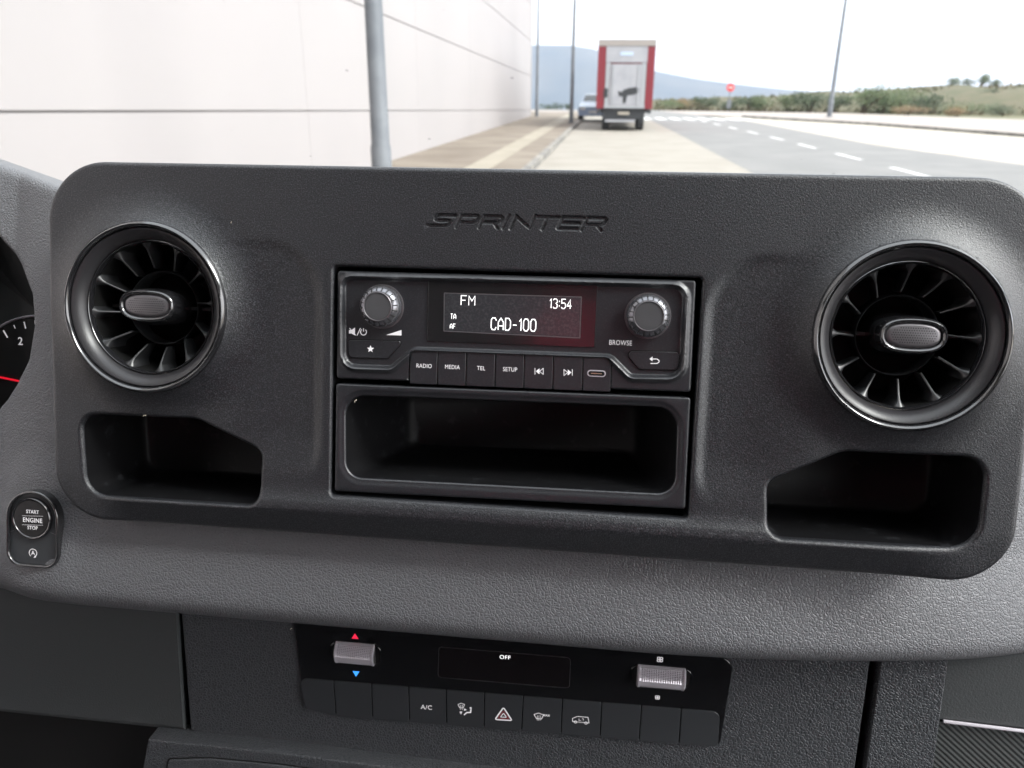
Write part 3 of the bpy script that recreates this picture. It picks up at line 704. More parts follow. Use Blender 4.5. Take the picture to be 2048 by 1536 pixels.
def faciah(P):
    u, v = P[:, 0], P[:, 1]; h = np.zeros(len(P))
    for s_, cx in ((-1, -3.5), (1, -3.5)):
        U = (u - cx) * s_
        q = np.stack([U - 200, v - 0], 1); hx, hy, r = 102., 70., 32.
        dx = np.abs(q[:, 0]) - hx + r; dy = np.abs(q[:, 1]) - hy + r
        d = np.hypot(np.maximum(dx, 0), np.maximum(dy, 0)) + np.minimum(np.maximum(dx, dy), 0) - r
        h -= 2.8 * sstep(0, -4.5, d) * (sstep(75, 20, v) * .45 + .55) * sstep(158, 112, U) * sstep(-60, -30, v)
    for cx, cy in VENTS:
        t = np.clip((np.hypot(u - cx, v - cy) - VR) / 21, 0, 1); h += 6.2 * (1 - t) ** 2.1
    # ledge under the openings
    vc = -71.0
    up = 4.2 * np.clip((v - (vc + 11)) / -11, 0, 1) ** 2
    dn = 4.2 - (vc - v) * .52
    h += (np.where(v > vc, up, dn) - 1.2 * np.exp(-((v - vc) / 1.6) ** 2)) * sstep(238, 192, np.abs(u + 3)) - 2.0 * sstep(192, 238, np.abs(u + 3)) * sstep(-60, -90, v)
    h -= fillet(-sdf(P, fout), 2.6)
    for hh, r in ((pkL, 2.2), (pkR, 2.2), (rop, 1.6)): h -= fillet(sdf(P, hh), r)
    near = (np.abs(u + 0) < 60) & (v > 74) & (v < 92)
    if near.any():
        d = letd(P[near]); h[near] -= 1.0 * sstep(1.02, .66, d)
    return h
ex = rings(fout, [.15, .5, 1.1, 1.9, 2.7]) + rings(pkL, [-.15, -.5, -1., -1.7, -2.4]) + rings(pkR, [-.15, -.5, -1., -1.7, -2.4]) + rings(rop, [-.15, -.5, -1., -1.7])
ex += [circ(cx, cy, VR + d, 120) for cx, cy in VENTS for d in (.8, 2, 3.5, 5.5)]
ex += [[(u, -71 + d) for u in np.arange(-252, 248, 2)] for d in (-2, -1, -.3, .3, 1, 2, 3.5)]
gx, gy = np.meshgrid(np.arange(-46, 50, .34), np.arange(76.5, 90.5, .34)); ex.append(np.stack([gx.ravel(), gy.ravel()], 1))
fm = hfield(fout, [pkL, pkR, rop] + vh, faciah, 2.4, ex, skirt=-46, hole_skirt=-6)
facia = Cf.part('facia_shell', fm, 'facia', smooth=60)
for k, (pk, nm) in enumerate(((pkL, 'left'), (pkR, 'right'))):
    m = M().bin(pk, [(.02, -2.6), (.3, -8), (1.2, -52), (2.2, -56), (4, -57.5)])
    b = Cf.part('storage_pocket', m, 'bin', smooth=50)
Cf.part('radio_slot', M().loft([[(x, y, h) for x, y in inset(rop, -.1)] for h in (-5.5, -90)], False, True), 'black')
# ------------------------------------------------------------------ air vents
def air_vent(cx, cy, label, kx, ky, tilt):
    t = Thing('air_vent', label, 'air vent', FA, (cx, cy, 0), 'round dashboard air vents')
    t.part('outer_ring', M().ring(cx, cy, [(45.6, 3), (45.6, 6.5), (45.0, 8.0), (43.8, 8.8), (42.8, 8.2), (42.3, 6.8), (42.3, 3)], 96), 'glossring', smooth=60)
    t.part('inner_ring', M().ring(cx, cy, [(42.25, 3), (42.25, 5.8), (41.6, 6.5), (41.0, 6.3), (38.6, 4.4), (36.3, 1.6), (35.9, 0)], 96), 'satin', smooth=50)
    t.part('bright_rim', M().ring(cx, cy, [(35.9, -1), (35.7, 1.3), (35.2, 1.7), (34.7, 1.1), (34.4, -2)], 96), 'glossring', smooth=60)
    t.part('duct', M().ring(cx, cy, [(34.6, -1.5), (34.2, -16), (31, -48)], 60, True), 'black', smooth=60)
    t.part('hub_ring', M().ring(cx, cy, [(20.4, -24), (20.4, -12.5), (19.9, -12), (19.4, -12.5), (19.4, -24)], 72), 'vane', smooth=50)
    for k in range(12):
        a = math.radians(30 * k + tilt); m = M(); R_ = []
        for i in range(13):
            q = i / 12; r = 34.6 - 13.0 * q; th = .5 + 3.0 * max(0, (r - 29.2) / 5.4) ** 2.4; z = -.4 - 8.5 * q ** 1.15; off = a + .05 * q * q
            c, s_ = math.cos(off), math.sin(off); tx, ty = -s_, c; z0 = -17
            zz = z - .5 * th
            R_.append([(cx + r * c + tx * th, cy + r * s_ + ty * th, z0), (cx + r * c + tx * th, cy + r * s_ + ty * th, zz), (cx + r * c + tx * th * .3, cy + r * s_ + ty * th * .3, z), (cx + r * c - tx * th * .3, cy + r * s_ - ty * th * .3, z), (cx + r * c - tx * th, cy + r * s_ - ty * th, zz), (cx + r * c - tx * th, cy + r * s_ - ty * th, z0)])
        m.loft(R_, True, True); t.part('vane', m, 'vane', smooth=50)
    # swivel knob
    def oval(x, y, w, h, z, n=40):
        out = []
        for j in range(n):
            a = 2 * math.pi * j / n; c, s_ = math.cos(a), math.sin(a)
            r = (abs(c) ** 2.6 + abs(s_) ** 2.6) ** (-1 / 2.6); out.append((x + w * c * r, y + h * s_ * r, z))
        return out
    kb = M().loft([oval(cx, cy, 13, 12, -30), oval(cx, cy, 14, 11, -16), oval(cx + (kx - cx) * .5, cy + (ky - cy) * .5, 15.5, 10, -5), oval(kx, ky, 15.6, 8.8, 3), oval(kx, ky, 15.2, 8.3, 4.6), oval(kx, ky, 14.3, 7.4, 5.2), oval(kx, ky, 13.2, 6.3, 4.6), oval(kx, ky, 13.0, 6.1, 3.2)], False, True)
    body = t.part('swivel_knob', kb, 'glossring', smooth=60)
    gp = M(); gp.loft([oval(kx, ky, 12.9, 6.0, 3.3), oval(kx, ky, 12.0, 5.2, 4.2), oval(kx, ky, 11.0, 4.4, 4.5)], False, True)
    pad_ = t.part('grip_pad', gp, 'greymetal', parent=body, smooth=60)
    dm = M()
    for i in range(-9, 10):
        for j in range(-3, 4):
            x, y = kx + i * 1.12 + (j % 2) * .56, ky + j * 1.15
            if ((x - kx) / 10.6) ** 2 + ((y - ky) / 4.4) ** 2 < 1: dm.poly(circ(x, y, .3, 8), 4.53)
    t.part('grip_dots', dm, 'black', parent=body, smooth=None)
    t.part('cross_bar', M().box((cx - 33, cy - .9, -26), (cx + 33, cy + .9, -16)), 'vane', smooth=None)
lk = FA.p(291, 611, 5); rk = FA.p(1829, 671, 5)
air_vent(*VENTS[0], 'left round air vent beside the instrument cluster', lk[0], lk[1], 6)
air_vent(*VENTS[1], 'right round air vent near the passenger side', rk[0], rk[1], 0)

# ------------------------------------------------------------------ car radio
R = Thing('car_radio', 'car radio reading FM 13:54 CAD-100 above the open tray', 'radio', FA, (-1.6, 26, 0))
rz = -1.0
rout = rpoly(FA.ps([(674, 541), (1393, 560), (1382, 785), (672, 757)], rz), 1.8, 4)
plate = rpoly(FA.ps([(687, 556), (1370, 574), (1362, 754), (1262, 752), (1222, 712), (826, 697), (782, 735), (687, 732)], rz), [5, 6, 7, 5, 6, 6, 5, 7], 6)
brow = rpoly(FA.ps([(819, 700), (1223, 715), (1221, 790), (817, 775)], rz), [3.5, 3.5, .3, .3], 4)
def radioh(P):
    h = np.full(len(P), rz); d = sdf(P, plate)
    h += 1.5 * np.exp(-((d - 1.3) / 1.15) ** 2)            # raised lip round the control area
    h -= 1.5 * sstep(.4, -.9, d)
    h -= 1.6 * sstep(.25, -.1, sdf(P, brow)) * (d > -5)
    h -= fillet(-sdf(P, rout), 1.2)
    return h
rm = hfield(rout, [], radioh, 1.5, rings(plate, [-4, -2.8, -2, -1.2, -.6, -.2, .2, .5, .9, 1.4]) + rings(brow, [-.4, -.2, .05, .3]) + rings(rout, [.15, .5, .9, 1.3]), skirt=-14)
R.part('radio_body', rm, 'radio', smooth=45)
pz = rz - 1.5
# display
ds = rpoly(FA.ps([(857, 560), (1195, 570), (1189, 695), (855, 682)], pz), .4, 2)
dsp = R.part('display_surround', M().prism(ds, pz - .3, pz + .55, .15, 2), 'screensur')
sp = FA.ps([(889, 586), (1163, 594), (1160, 676), (888, 662)], pz)
R.part('display_frame', M().ribbon(rpoly(sp, .2, 1), .5, pz + .585, True), 'greymetal', parent=dsp, smooth=None)
R.part('display', M().poly(rpoly(sp, .2, 1), pz + .57), 'screen', parent=dsp, smooth=None)
tm = M(); tz = pz + .62
def seg(s, x0, yb, x1, yt, sw=.42):
    a = FA.p(x0, yb, tz); b = FA.p(x1, yt, tz)
    tot = sum(ADV.get(c, 5.6) for c in s[:-1]) + 4
    segtext(tm, s, a[0], a[1], b[1] - a[1], (b[0] - a[0]) / tot * 4, tz, sw)
seg('FM', 922, 610, 949, 592); seg('13:54', 1098, 616, 1143, 599); seg('CAD-100', 982, 659, 1072, 639, .5)
seg('TA', 901, 637.5, 912, 628, .28); seg('AF', 900, 657, 911, 648, .28)
R.part('display_text', tm, 'lit', parent=dsp, smooth=None)
# knobs
def knob(px, py, label, ring_mat, oh):
    c = FA.p(px, py, pz + 6); cx, cy = c; cb = FA.p(px + oh[0], py + oh[1], pz)
    k = R.part('rotary_knob', M().ring(cx, cy, [(10.6, pz), (10.5, pz + 5.2), (10.1, pz + 6.2), (7.8, pz + 8.8), (7.3, pz + 8.8)], 60), 'crystal', smooth=50)
    n = M()
    for j in range(20):
        a = 2 * math.pi * j / 20 + .1; c_, s_ = math.cos(a), math.sin(a)
        for r0, r1, z0, z1 in ((7.9, 10.0, pz + 8.85, pz + 6.45),):
            n.add([(cx + r0 * c_ - s_ * .24, cy + r0 * s_ + c_ * .24, z0), (cx + r0 * c_ + s_ * .24, cy + r0 * s_ - c_ * .24, z0), (cx + r1 * c_ + s_ * .3, cy + r1 * s_ - c_ * .3, z1 + .1), (cx + r1 * c_ - s_ * .3, cy + r1 * s_ + c_ * .3, z1 + .1)], [(0, 1, 2, 3)])
    R.part('knob_notches', n, 'black', parent=k, smooth=None)
    R.part('knob_cap', M().ring(cx, cy, [(7.3, pz + 7.8), (6.9, pz + 8.6), (6.2, pz + 8.7), (0.4, pz + 8.2)], 48, True), 'knobcap', parent=k, smooth=50)
    R.part('knob_rim', M().ring(cx, cy, [(7.5, pz + 8.9), (7.25, pz + 9.15), (6.95, pz + 8.75)], 48), 'greymetal', parent=k, smooth=60)
    R.part('knob_base', M().ring(cx, cy, [(11.6, pz), (11.5, pz + .7), (10.9, pz + .9), (10.4, pz + .5), (10.2, pz)], 60), 'greymetal', parent=k, smooth=60)
knob(758, 613, 'volume', 'crystal', (0, 0)); knob(1297, 632, 'browse', 'crystal', (0, 0))
# printed legends
def T2(s, px, py, size, h, material='print', parent=None, name='legend', th=None, fr=FA, sx=.92, bold=.0):
    c = fr.p(px, py, h); return text(th or R, name, s, c[0], c[1], h, size, material, parent, sx=sx, bold=bold)
T2('BROWSE', 1241, 686, 3.6, pz + .1, sx=.78)
lg = M(); q = lambda x, y: FA.p(x, y, pz + .08)
lg.poly([q(772, 670), q(803, 671), q(803, 660)], pz + .08)
lg.ribbon([q(714, 671), q(721, 656)], .4, pz + .08)
lg.poly([q(698, 660), q(703, 660), q(710, 655), q(710, 671), q(703, 667), q(698, 667)], pz + .08); lg.ribbon([q(699, 656), q(712, 671)], .35, pz + .1)
cxp, cyp = q(727, 664)
lg.ribbon([(cxp + 1.6 * math.cos(rad(a)), cyp + 1.6 * math.sin(rad(a))) for a in range(125, 416, 15)], .45, pz + .08); lg.ribbon([(cxp, cyp + .2), (cxp, cyp + 2.0)], .4, pz + .08)
R.part('volume_legend', lg, 'print', smooth=None)
# favourite and back buttons
def rbutton(pts, rs, icon, z0=pz):
    poly = rpoly(FA.ps(pts, z0), rs, 4)
    R.part('button_gap', M().poly(inset(poly, -.45), z0 + .06), 'black', smooth=None)
    return R.part('push_button', M().prism(poly, z0 - .2, z0 + .75, .3), 'radio')
b = rbutton([(697, 680), (802, 682), (800, 690), (776, 717), (699, 715)], [1.2, 2, 1.4, 2, 2.5], '')
c = FA.p(741, 698, pz + .8); m = M()
for k in range(5):
    a = math.pi / 2 + k * 2 * math.pi / 5; q1 = [(c[0] + r * math.cos(a + o), c[1] + r * math.sin(a + o)) for r, o in ((2.1, 0), (.85, -math.pi / 5), (0, 0), (.85, math.pi / 5))]
    m.poly(q1, pz + .8)
R.part('star_icon', m, 'print', parent=b, smooth=None)
b = rbutton([(1248, 702), (1358, 704), (1356, 740), (1278, 738)], [2, 1.8, 2.2, 2.5], '')
q = lambda x, y: FA.p(x, y, pz + .8)
m = M().ribbon([q(1304, 718), q(1314, 718), q(1318, 721), q(1318, 724), q(1314, 727), q(1301, 727)], .42, pz + .8).poly([q(1305, 713), q(1299, 718), q(1305, 723)][::-1], pz + .8)
R.part('back_icon', m, 'print', parent=b, smooth=None)
# the row of seven keys
xt = [820, 876, 933, 991, 1049, 1107, 1166, 1223]
for k in range(7):
    a, b_ = xt[k] + 1.2, xt[k + 1] - 1.2; y_ = lambda x: 697 + (x - 820) * .041
    pts = [(a, y_(a) + 3), (b_, y_(b_) + 3), (b_ - 1.5, y_(b_) + 70), (a - 1.5, y_(a) + 70)]
    rs = [3.2 if k == 0 else .7, 3.2 if k == 6 else .7, .6, .6]
    key = R.part('key', M().prism(rpoly(FA.ps(pts, rz), rs, 4), rz - 1.8, rz + .1, .28), 'radio')
    cx_ = (a + b_) / 2; cy_ = y_(cx_) + 35
    if k < 4: T2(['RADIO', 'MEDIA', 'TEL', 'SETUP'][k], cx_, cy_ - 1, 3.1, rz + .14, parent=key, sx=.84)
    elif k < 6:
        h_ = rz + .15; m = M(); s_ = 1 if k == 5 else -1; q = lambda dx, dy: FA.p(cx_ + s_ * dx, cy_ + dy, h_)
        m.ribbon([q(-8.5, -6), q(-1, 0), q(-8.5, 6)], .3, h_, True); m.poly([q(-1, -6), q(6.5, 0), q(-1, 6)][::s_], h_); m.ribbon([q(8, -6.5), q(8, 6.5)], .32, h_)
        R.part('track_icon', m, 'print', parent=key, smooth=None)
    else:
        c = FA.p(1193, 747, rz + .1)
        R.part('usb_rim', M().prism(rrect(c[0] - 4.7, c[0] + 4.7, c[1] - 1.7, c[1] + 1.7, 1.65, 6), rz, rz + .22, .1), 'silver', parent=key)
        R.part('usb_port', M().poly(rrect(c[0] - 4.1, c[0] + 4.1, c[1] - 1.15, c[1] + 1.15, 1.1, 6), rz + .24).poly([(c[0] - 2.6, c[1] - .15)] * 1 + [(c[0] + 2.6, c[1] - .15), (c[0] + 2.6, c[1] + .15), (c[0] - 2.6, c[1] + .15)], rz + .25), 'black', parent=key, smooth=None)
        R.part('usb_tongue', M().poly([(c[0] - 2.7, c[1] - .2), (c[0] + 2.7, c[1] - .2), (c[0] + 2.7, c[1] + .2), (c[0] - 2.7, c[1] + .2)], rz + .28), 'gold', parent=key, smooth=None)

# ------------------------------------------------------------------ tray under the radio
TR = Thing('storage_tray', 'open black storage tray in a square frame under the radio', 'tray', FA, (-1.6, -60, 0))
tz0 = -1.0
tout = rpoly(FA.ps([(671, 767), (1382, 795), (1371, 1019), (668, 983)], tz0), 1.5, 4)
tin = rpoly(FA.ps([(691, 792), (1354, 817), (1349, 986), (1319, 988), (722, 957), (692, 950)], tz0), [11, 12, 8, 1, 1, 8], 7)
tin = rpoly(FA.ps([(689, 790), (1356, 816), (1350, 990), (690, 956)], tz0), [11, 11, 9, 9], 7)
def trayh(P):
    h = np.full(len(P), tz0); d = sdf(P, tin)
    h -= .9 * sstep(3.6, 1.2, d); h -= fillet(d, 1.0); h -= fillet(-sdf(P, tout), 1.1)
    return h
TR.part('tray_frame', hfield(tout, [tin], trayh, 2.0, rings(tin, [-.15, -.5, -1, -1.6, -2.4, -3.4, -4]) + rings(tout, [.15, .5, 1.]), skirt=-12, hole_skirt=-5), 'radio', smooth=50)
# the bin narrows towards its rounded back
def tbin():
    m = M(); P0 = np.array(tin); cx, cy = P0.mean(0); Rg = []
    for k, hh in ((0, -3.2), (.06, -9), (.45, -40), (.9, -66), (1.0, -70)):
        q = inset(tin, .2 + 1.6 * k); Rg.append([(cx + (x - cx) * (1 - .16 * k), y + (2.0 * k if y < cy else -1.5 * k), hh) for x, y in q])
    q = Rg[-1]; Rg.append([(cx + (x - cx) * .94, cy + (y - cy) * .86, -76) for x, y, h in q])
    return m.loft(Rg, False, True)
TR.part('tray_bin', tbin(), 'bin', smooth=60)

# ------------------------------------------------------------------ start button
SB = Thing('start_button', 'oval engine start stop button on the grey pad at left', 'button', FA, (-286.3, -103, -20))
sz = -12.0
def sq(x, y, h=sz): return FA.p(x, y, h)
so = rpoly([sq(14, 978), sq(118, 984), sq(120, 1138), sq(15, 1130)], [17, 17, 9, 9], 9)
SB.part('bezel', M().loft([[(x, y, h) for x, y in inset(so, d)] for d, h in ((0, sz - 4), (0, sz + .6), (.35, sz + 1.4), (1., sz + 1.7), (1.6, sz + 1.3), (1.9, sz + .2), (1.9, sz - 1.5))], False, False), 'glossring', smooth=60)
bc = sq(65, 1036); 
SB.part('faceplate', M().poly(inset(so, 1.7), sz - .4), 'button', smooth=None)
e = SB.part('engine_button', M().ring(bc[0], bc[1], [(12.4, sz - 1), (12.3, sz + 1.2), (11.8, sz + 1.7), (11.2, sz + 1.5), (10.9, sz + .9)], 60), 'glossring', smooth=60)
SB.part('button_face', M().ring(bc[0], bc[1], [(10.9, sz + .6), (10.6, sz + 1.1), (.5, sz + 1.1)], 48, True), MT['deep'], parent=e, smooth=30)
for s_, py, z_ in (('START', 1024, 2.9), ('ENGINE', 1041, 3.7), ('STOP', 1056, 2.9)):
    T2(s_, 65, py, z_, sz + 1.15, parent=e, th=SB, sx=.9, bold=.03)
lm = M()
for py in (1031.5, 1049.5): a = sq(44, py, sz + 1.15); b = sq(86, py + 1, sz + 1.15); lm.ribbon([a, b], .16, sz + 1.15)
SB.part('divider', lm, 'print', parent=e, smooth=None)
lm = M(); a = sq(17, 1064, sz - .3); b = sq(28, 1061, sz - .3); lm.ribbon([a, b], .3, sz - .3); a = sq(101, 1065, sz - .3); b = sq(115, 1071, sz - .3); lm.ribbon([a, b], .3, sz - .3)
SB.part('key_line', lm, 'greymetal', smooth=None)
c = sq(66, 1106, sz - .3)
lm = M().ribbon([(c[0] + 2.4 * math.cos(rad(a)), c[1] + 2.4 * math.sin(rad(a))) for a in range(-50, 240, 15)], .4, sz - .3).poly([(c[0] + .2, c[1] - 2.9), (c[0] + 1.9, c[1] - 2.5), (c[0] + 1.4, c[1] - 1.2)], sz - .3)
SB.part('restart_icon', lm, 'print', smooth=None)
T2('A', 66, 1106, 3.4, sz - .3, th=SB, bold=.04, name='letter')

# ------------------------------------------------------------------ instrument cluster
IC = Thing('instrument_cluster', 'dark instrument cluster with a fuel dial peeking past the pad', 'gauge cluster', FA, (-310, 10, -55))
ih = -78.0
iq = lambda x, y, h=ih: FA.p(x, y, h)
IC.part('cluster_face', M().box((-420, -80, ih - 4), (-262, 96, ih)), mat('cluster_face', (.022, .024, .024), .5), smooth=None)
IC.part('hood', M().add([(*iq(-60, 470), ih + 1), (*iq(-60, 545), ih + 1), (*iq(0, 560), ih + 1), (*iq(75, 620), ih + 1), (*iq(90, 480), ih + 16), (*iq(-60, 440), ih + 20)], [(0, 1, 2), (0, 2, 3), (0, 3, 4), (0, 4, 5)]), 'black', smooth=None)
dc = iq(84, 790); dr = iq(84, 790 - 158)[1] - dc[1]
IC.part('dial_ring', M().ring(dc[0], dc[1], [(dr + .8, ih), (dr + .5, ih + 1.6), (dr, ih + 1.8), (dr - .5, ih + 1.2), (dr - .7, ih)], 90), 'silver', smooth=60)
IC.part('dial_face', M().poly(circ(dc[0], dc[1], dr - .6, 72), ih + .4), mat('dial_black', (.008, .008, .008), .6), smooth=None)
tk = M()
for a, l, wd in ((103, 4.5, .8), (112, 2.5, .5), (122, 5.5, 1.0), (94, 2.5, .5), (131, 2.5, .5), (140, 4.5, .8)):
    c_, s_ = math.cos(rad(a)), math.sin(rad(a)); tk.ribbon([(dc[0] + (dr - 3) * c_, dc[1] + (dr - 3) * s_), (dc[0] + (dr - 3 - l) * c_, dc[1] + (dr - 3 - l) * s_)], wd, ih + .5)
a = iq(42, 683); 
IC.part('dial_ticks', tk, 'print', smooth=None)
text(IC, 'dial_number', '2', a[0], a[1], ih + .55, 7.2, 'print', None, bold=.08)
a1 = iq(-40, 745); a2 = iq(31, 757)
IC.part('needle', M().ribbon([a1, iq(80, 769)], 1.3, ih + 2.0), mat('needle_red', (.8, .01, .03), .5, emit=.15), smooth=None)

# ------------------------------------------------------------------ climate control panel
K = Thing('climate_panel', 'gloss black climate control strip with ten keys and two silver thumbwheels', 'control panel', FB, (0, -200, 0))
bq = lambda x, y, h=0: FB.p(x, y, h)
ko = rpoly([bq(585, 1215), bq(1468, 1314), bq(1440, 1487), bq(1420, 1488), bq(664, 1424), bq(610, 1415)], [1, 9, 5, 2, 2, 7], 7)
K.part('faceplate', M().prism(ko, -3, 1.6, .9), 'gloss', smooth=50)
sc1 = rpoly([bq(878, 1293, 1.7), bq(1141, 1315, 1.7), bq(1139, 1376, 1.7), bq(876, 1354, 1.7)], 2.4, 6)
K.part('display_window', M().prism(sc1, 1.3, 1.9, .25), mat('window_black', (.008, .006, .007), .2), smooth=50)
K.part('window_outline', M().ribbon(sc1, .22, 1.92, True), 'greymetal', smooth=None)
T2('OFF', 1010, 1315, 3.9, 2.0, 'lit', th=K, fr=FB, bold=.0, sx=1.0, name='display_text')
# keys
ys_top = lambda x: 1357 + (x - 600) * .0806
xtk = [597, 667, 743, 817, 892, 969, 1046.5, 1125, 1203.5, 1283.5, 1362.5, 1441]
bot = [610, 672, 745, 819, 893, 968, 1043, 1122, 1200, 1278, 1358, 1437]
icons = {3: 'ac', 4: 'air', 5: 'haz', 6: 'max', 7: 'van'}
kz = 2.6
for k in range(11):
    a, b, c, d = xtk[k] + 1.1, xtk[k + 1] - 1.1, bot[k + 1] - 1.1, bot[k] + 1.1
    pts = [bq(a, ys_top(a), kz), bq(b, ys_top(b), kz), bq(c, ys_top(c) + 70, kz), bq(d, ys_top(d) + (70 if k else 58), kz)]
    rs = [5 if k == 0 else .75, 5 if k == 10 else .75, 3 if k == 10 else .75, 5 if k == 0 else .75]
    key = K.part('key', M().prism(rpoly(pts, rs, 5), 1.0, kz, .35), 'button')
    hz = kz + .05; ic = icons.get(k)
    if ic == 'ac': T2('A/C', 853, 1415, 4.6, hz, parent=key, th=K, fr=FB, bold=.03, sx=.95)
    if ic == 'haz':
        q = lambda x, y: bq(x, y, hz)
        K.part('hazard_triangle', M().ribbon(rpoly([q(1007, 1415), q(1024, 1441), q(990, 1439)], .6, 2), .85, hz, True), 'print', parent=key, smooth=None)
        K.part('hazard_inner', M().ribbon(rpoly([q(1007, 1421.5), q(1018, 1438), q(996, 1436.6)], .3, 2), .6, hz, True), mat('hazard_red', (.35, .05, .07), .6), parent=key, smooth=None)
        K.part('hazard_centre', M().ribbon(rpoly([q(1007, 1426.5), q(1013, 1434.5), q(1001, 1434)], .2, 2), .5, hz, True), 'print', parent=key, smooth=None)
    if ic == 'air':
        q = lambda x, y: bq(x, y, hz); m = M()
        m.ribbon([q(916, 1409), q(922, 1406.5), q(929, 1409), q(926.5, 1416), q(919, 1415)], .4, hz, True)
        for x in (920.5, 924.5): m.ribbon([q(x, 1410), q(x, 1420)], .3, hz)
        m.poly([q(928, 1417), q(928, 1422), q(934, 1419.5)], hz); m.poly([q(919, 1423), q(925, 1423), q(922, 1429)][::-1], hz)
        m.poly(circ(*q(941.5, 1416), .75, 12), hz); m.ribbon([q(942, 1418.5), q(941, 1425), q(934, 1425), q(928, 1430)], .9, hz)
        K.part('airflow_icon', m, 'print', parent=key, smooth=None)
    if ic == 'max':
        q = lambda x, y: bq(x, y, hz); m = M()
        m.ribbon([q(1068, 1429), q(1077, 1426), q(1087, 1430), q(1083, 1438), q(1073, 1437)], .45, hz, True)
        for x in (1075, 1078, 1081): m.ribbon([q(x, 1431), q(x - .7, 1441)], .28, hz)
        K.part('demist_icon', m, 'print', parent=key, smooth=None); T2('MAX', 1093, 1431, 2.1, hz, parent=key, th=K, fr=FB, bold=.04)
    if ic == 'van':
        q = lambda x, y: bq(x, y, hz); m = M()
        m.ribbon([q(1145, 1442), q(1145, 1437), q(1152, 1434), q(1156, 1434) if 0 else q(1154, 1433), q(1176, 1434.5), q(1178, 1446), q(1145.5, 1443)], .42, hz, True)
        for x, y in ((1151, 1444), (1172, 1446)): m.ribbon(circ(*q(x, y), .85, 14), .38, hz, True)
        m.ribbon([q(1158, 1437), q(1158, 1441), q(1162, 1441)], .3, hz); m.ribbon([q(1164, 1437), q(1167, 1438), q(1166, 1441)], .3, hz)
        K.part('van_icon', m, 'print', parent=key, smooth=None)
# markers
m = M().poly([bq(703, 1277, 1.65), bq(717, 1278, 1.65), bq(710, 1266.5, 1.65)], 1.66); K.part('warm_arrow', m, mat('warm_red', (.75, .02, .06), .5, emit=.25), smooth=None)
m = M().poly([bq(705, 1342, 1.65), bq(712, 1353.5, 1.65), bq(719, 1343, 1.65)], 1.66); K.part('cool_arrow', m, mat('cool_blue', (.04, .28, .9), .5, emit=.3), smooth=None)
def fan(px, py, r):
    c = bq(px, py, 1.66); m = M()
    for a in (45, 135, 225, 315):
        x, y = c[0] + r * .62 * math.cos(rad(a)), c[1] + r * .62 * math.sin(rad(a)); m.ribbon(circ(x, y, r * .42, 10), r * .3, 1.66, True)
    K.part('fan_icon', m, 'print', smooth=None)
fan(1320, 1319, 1.9); fan(1315, 1395, 1.5)
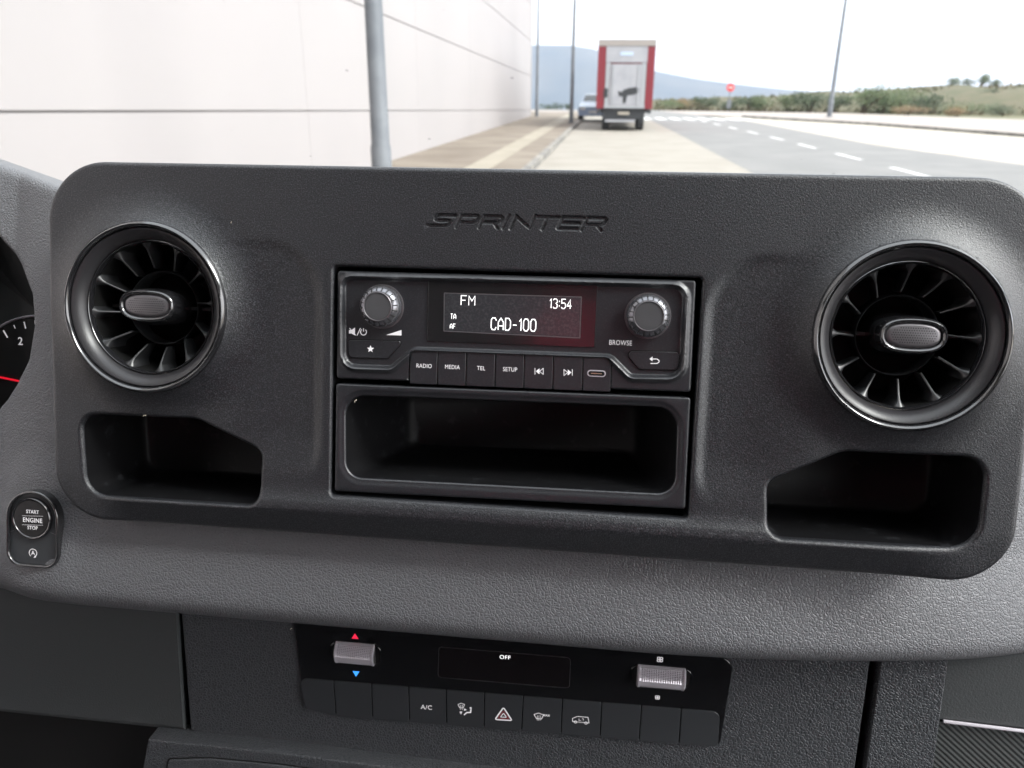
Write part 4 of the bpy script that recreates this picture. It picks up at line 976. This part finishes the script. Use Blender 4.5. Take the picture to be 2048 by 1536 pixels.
# thumbwheels
def wheel(px, py, wpx, label):
    c = bq(px, py, 3); hw = wpx * .283 / 2; hv = 7.4
    sl = rrect(c[0] - hw - 4.2, c[0] + hw + 4.2, c[1] - hv - .3, c[1] + hv + .3, 6, 8)
    K.part('wheel_slot', M().loft([[(x, y, h) for x, y in inset(sl, d)] for d, h in ((0, 1.3), (.2, 2.0), (.8, 2.2), (1.4, 1.9))], False, False), 'gloss', smooth=60)
    K.part('slot_well', M().poly(inset(sl, 1.2), 1.75), 'black', smooth=None)
    m = M(); Rw = 10.5; zc = 7.5 - Rw; NT, NU = 36, 42; lo_, hi_ = -50, 62
    for i in range(NU + 1):
        for j in range(NT + 1):
            a = lo_ + (hi_ - lo_) * j / NT; xx = c[0] - hw + 2 * hw * i / NU
            edge = min(i, NU - i); r = Rw
            if edge == 0: r -= 1.2
            elif edge < 3: r += .1
            elif 0 < a < 52 or a < -26: r += -.65 * (1 - (i % 2) * (j % 2))
            elif a <= 0: r -= .25 * abs(math.sin(a * .12))
            m.v.append((xx, c[1] + r * math.sin(rad(a)) * .86, zc + r * math.cos(rad(a))))
    for i in range(NU):
        for j in range(NT): q_ = i * (NT + 1) + j; m.f.append((q_, q_ + NT + 1, q_ + NT + 2, q_ + 1))
    wo_ = K.part('thumbwheel', m, 'silver', smooth=35)
    K.part('wheel_side', M().poly([(c[0] - hw, c[1] + Rw * math.sin(rad(a)) * .86, 0) for a in range(-50, 63, 8)], 0) if 0 else M().add([(x, c[1] + 9.2 * math.sin(rad(a)) * .86, zc + 9.2 * math.cos(rad(a))) for x in (c[0] - hw, c[0] + hw) for a in range(-60, 73, 12)], [tuple(range(12)), tuple(range(12, 24))[::-1]]), 'greymetal', parent=wo_, smooth=None)
wheel(710, 1309, 92, 'temperature'); wheel(1322, 1357, 104, 'fan')
def lint(px, py, h, lab, w=1.6, a=.5):
    c = FA.p(px, py, h); m = M(); k = []
    for i, (x, y) in enumerate([(-1, -.2), (-.3, .35), (.4, -.1), (1, .4), (.5, .5), (-.2, .75), (-.9, .3)]): k.append((c[0] + (x * math.cos(a) - y * math.sin(a)) * w * .5, c[1] + (x * math.sin(a) + y * math.cos(a)) * w * .5))
    m.prism(rpoly(k, 0), h, h + .18, 0)
    t = mkobj('lint_flake', [(x / 1000, y / 1000, z / 1000) for x, y, z in m.v], m.f, 'lint', None); t.matrix_world = FA.mat(); props(t, lab, 'lint', 'bits of lint on the facia')
simple('lint', (.62, .56, .46), .9)
lint(290, 832, .3, 'pale flake of lint on the top edge of the left open pocket', 2.2, .2)
lint(712, 802, -2.2, 'straw coloured crumb at the upper left corner of the tray opening', 2.0, .9)
lint(463, 445, .15, 'tiny crumb on the facia right of the left vent', 1.0, 1.2)
lint(583, 1258, -24, 'pale flake of lint at the pad edge above the climate strip', 1.6, .6)
hz = bpy.data.materials.new('haze_air'); hz.use_nodes = True; n_ = hz.node_tree; n_.nodes.clear()
o_ = n_.nodes.new('ShaderNodeOutputMaterial'); pv = n_.nodes.new('ShaderNodeVolumePrincipled')
pv.inputs['Color'].default_value = (.73, .80, 1, 1); pv.inputs['Density'].default_value = .00015; pv.inputs['Anisotropy'].default_value = .2
n_.links.new(pv.outputs[0], o_.inputs['Volume'])
hb = M().box((-4200, -60, -175), (4200, 6600, 260)); ho = mkobj('haze', hb.v, hb.f, hz, None); ho['kind'] = 'stuff'; props(ho, 'thin pale haze hanging over the street and far hills', 'haze')
print('objects', len(bpy.data.objects), 'verts facia', len(fm.v))
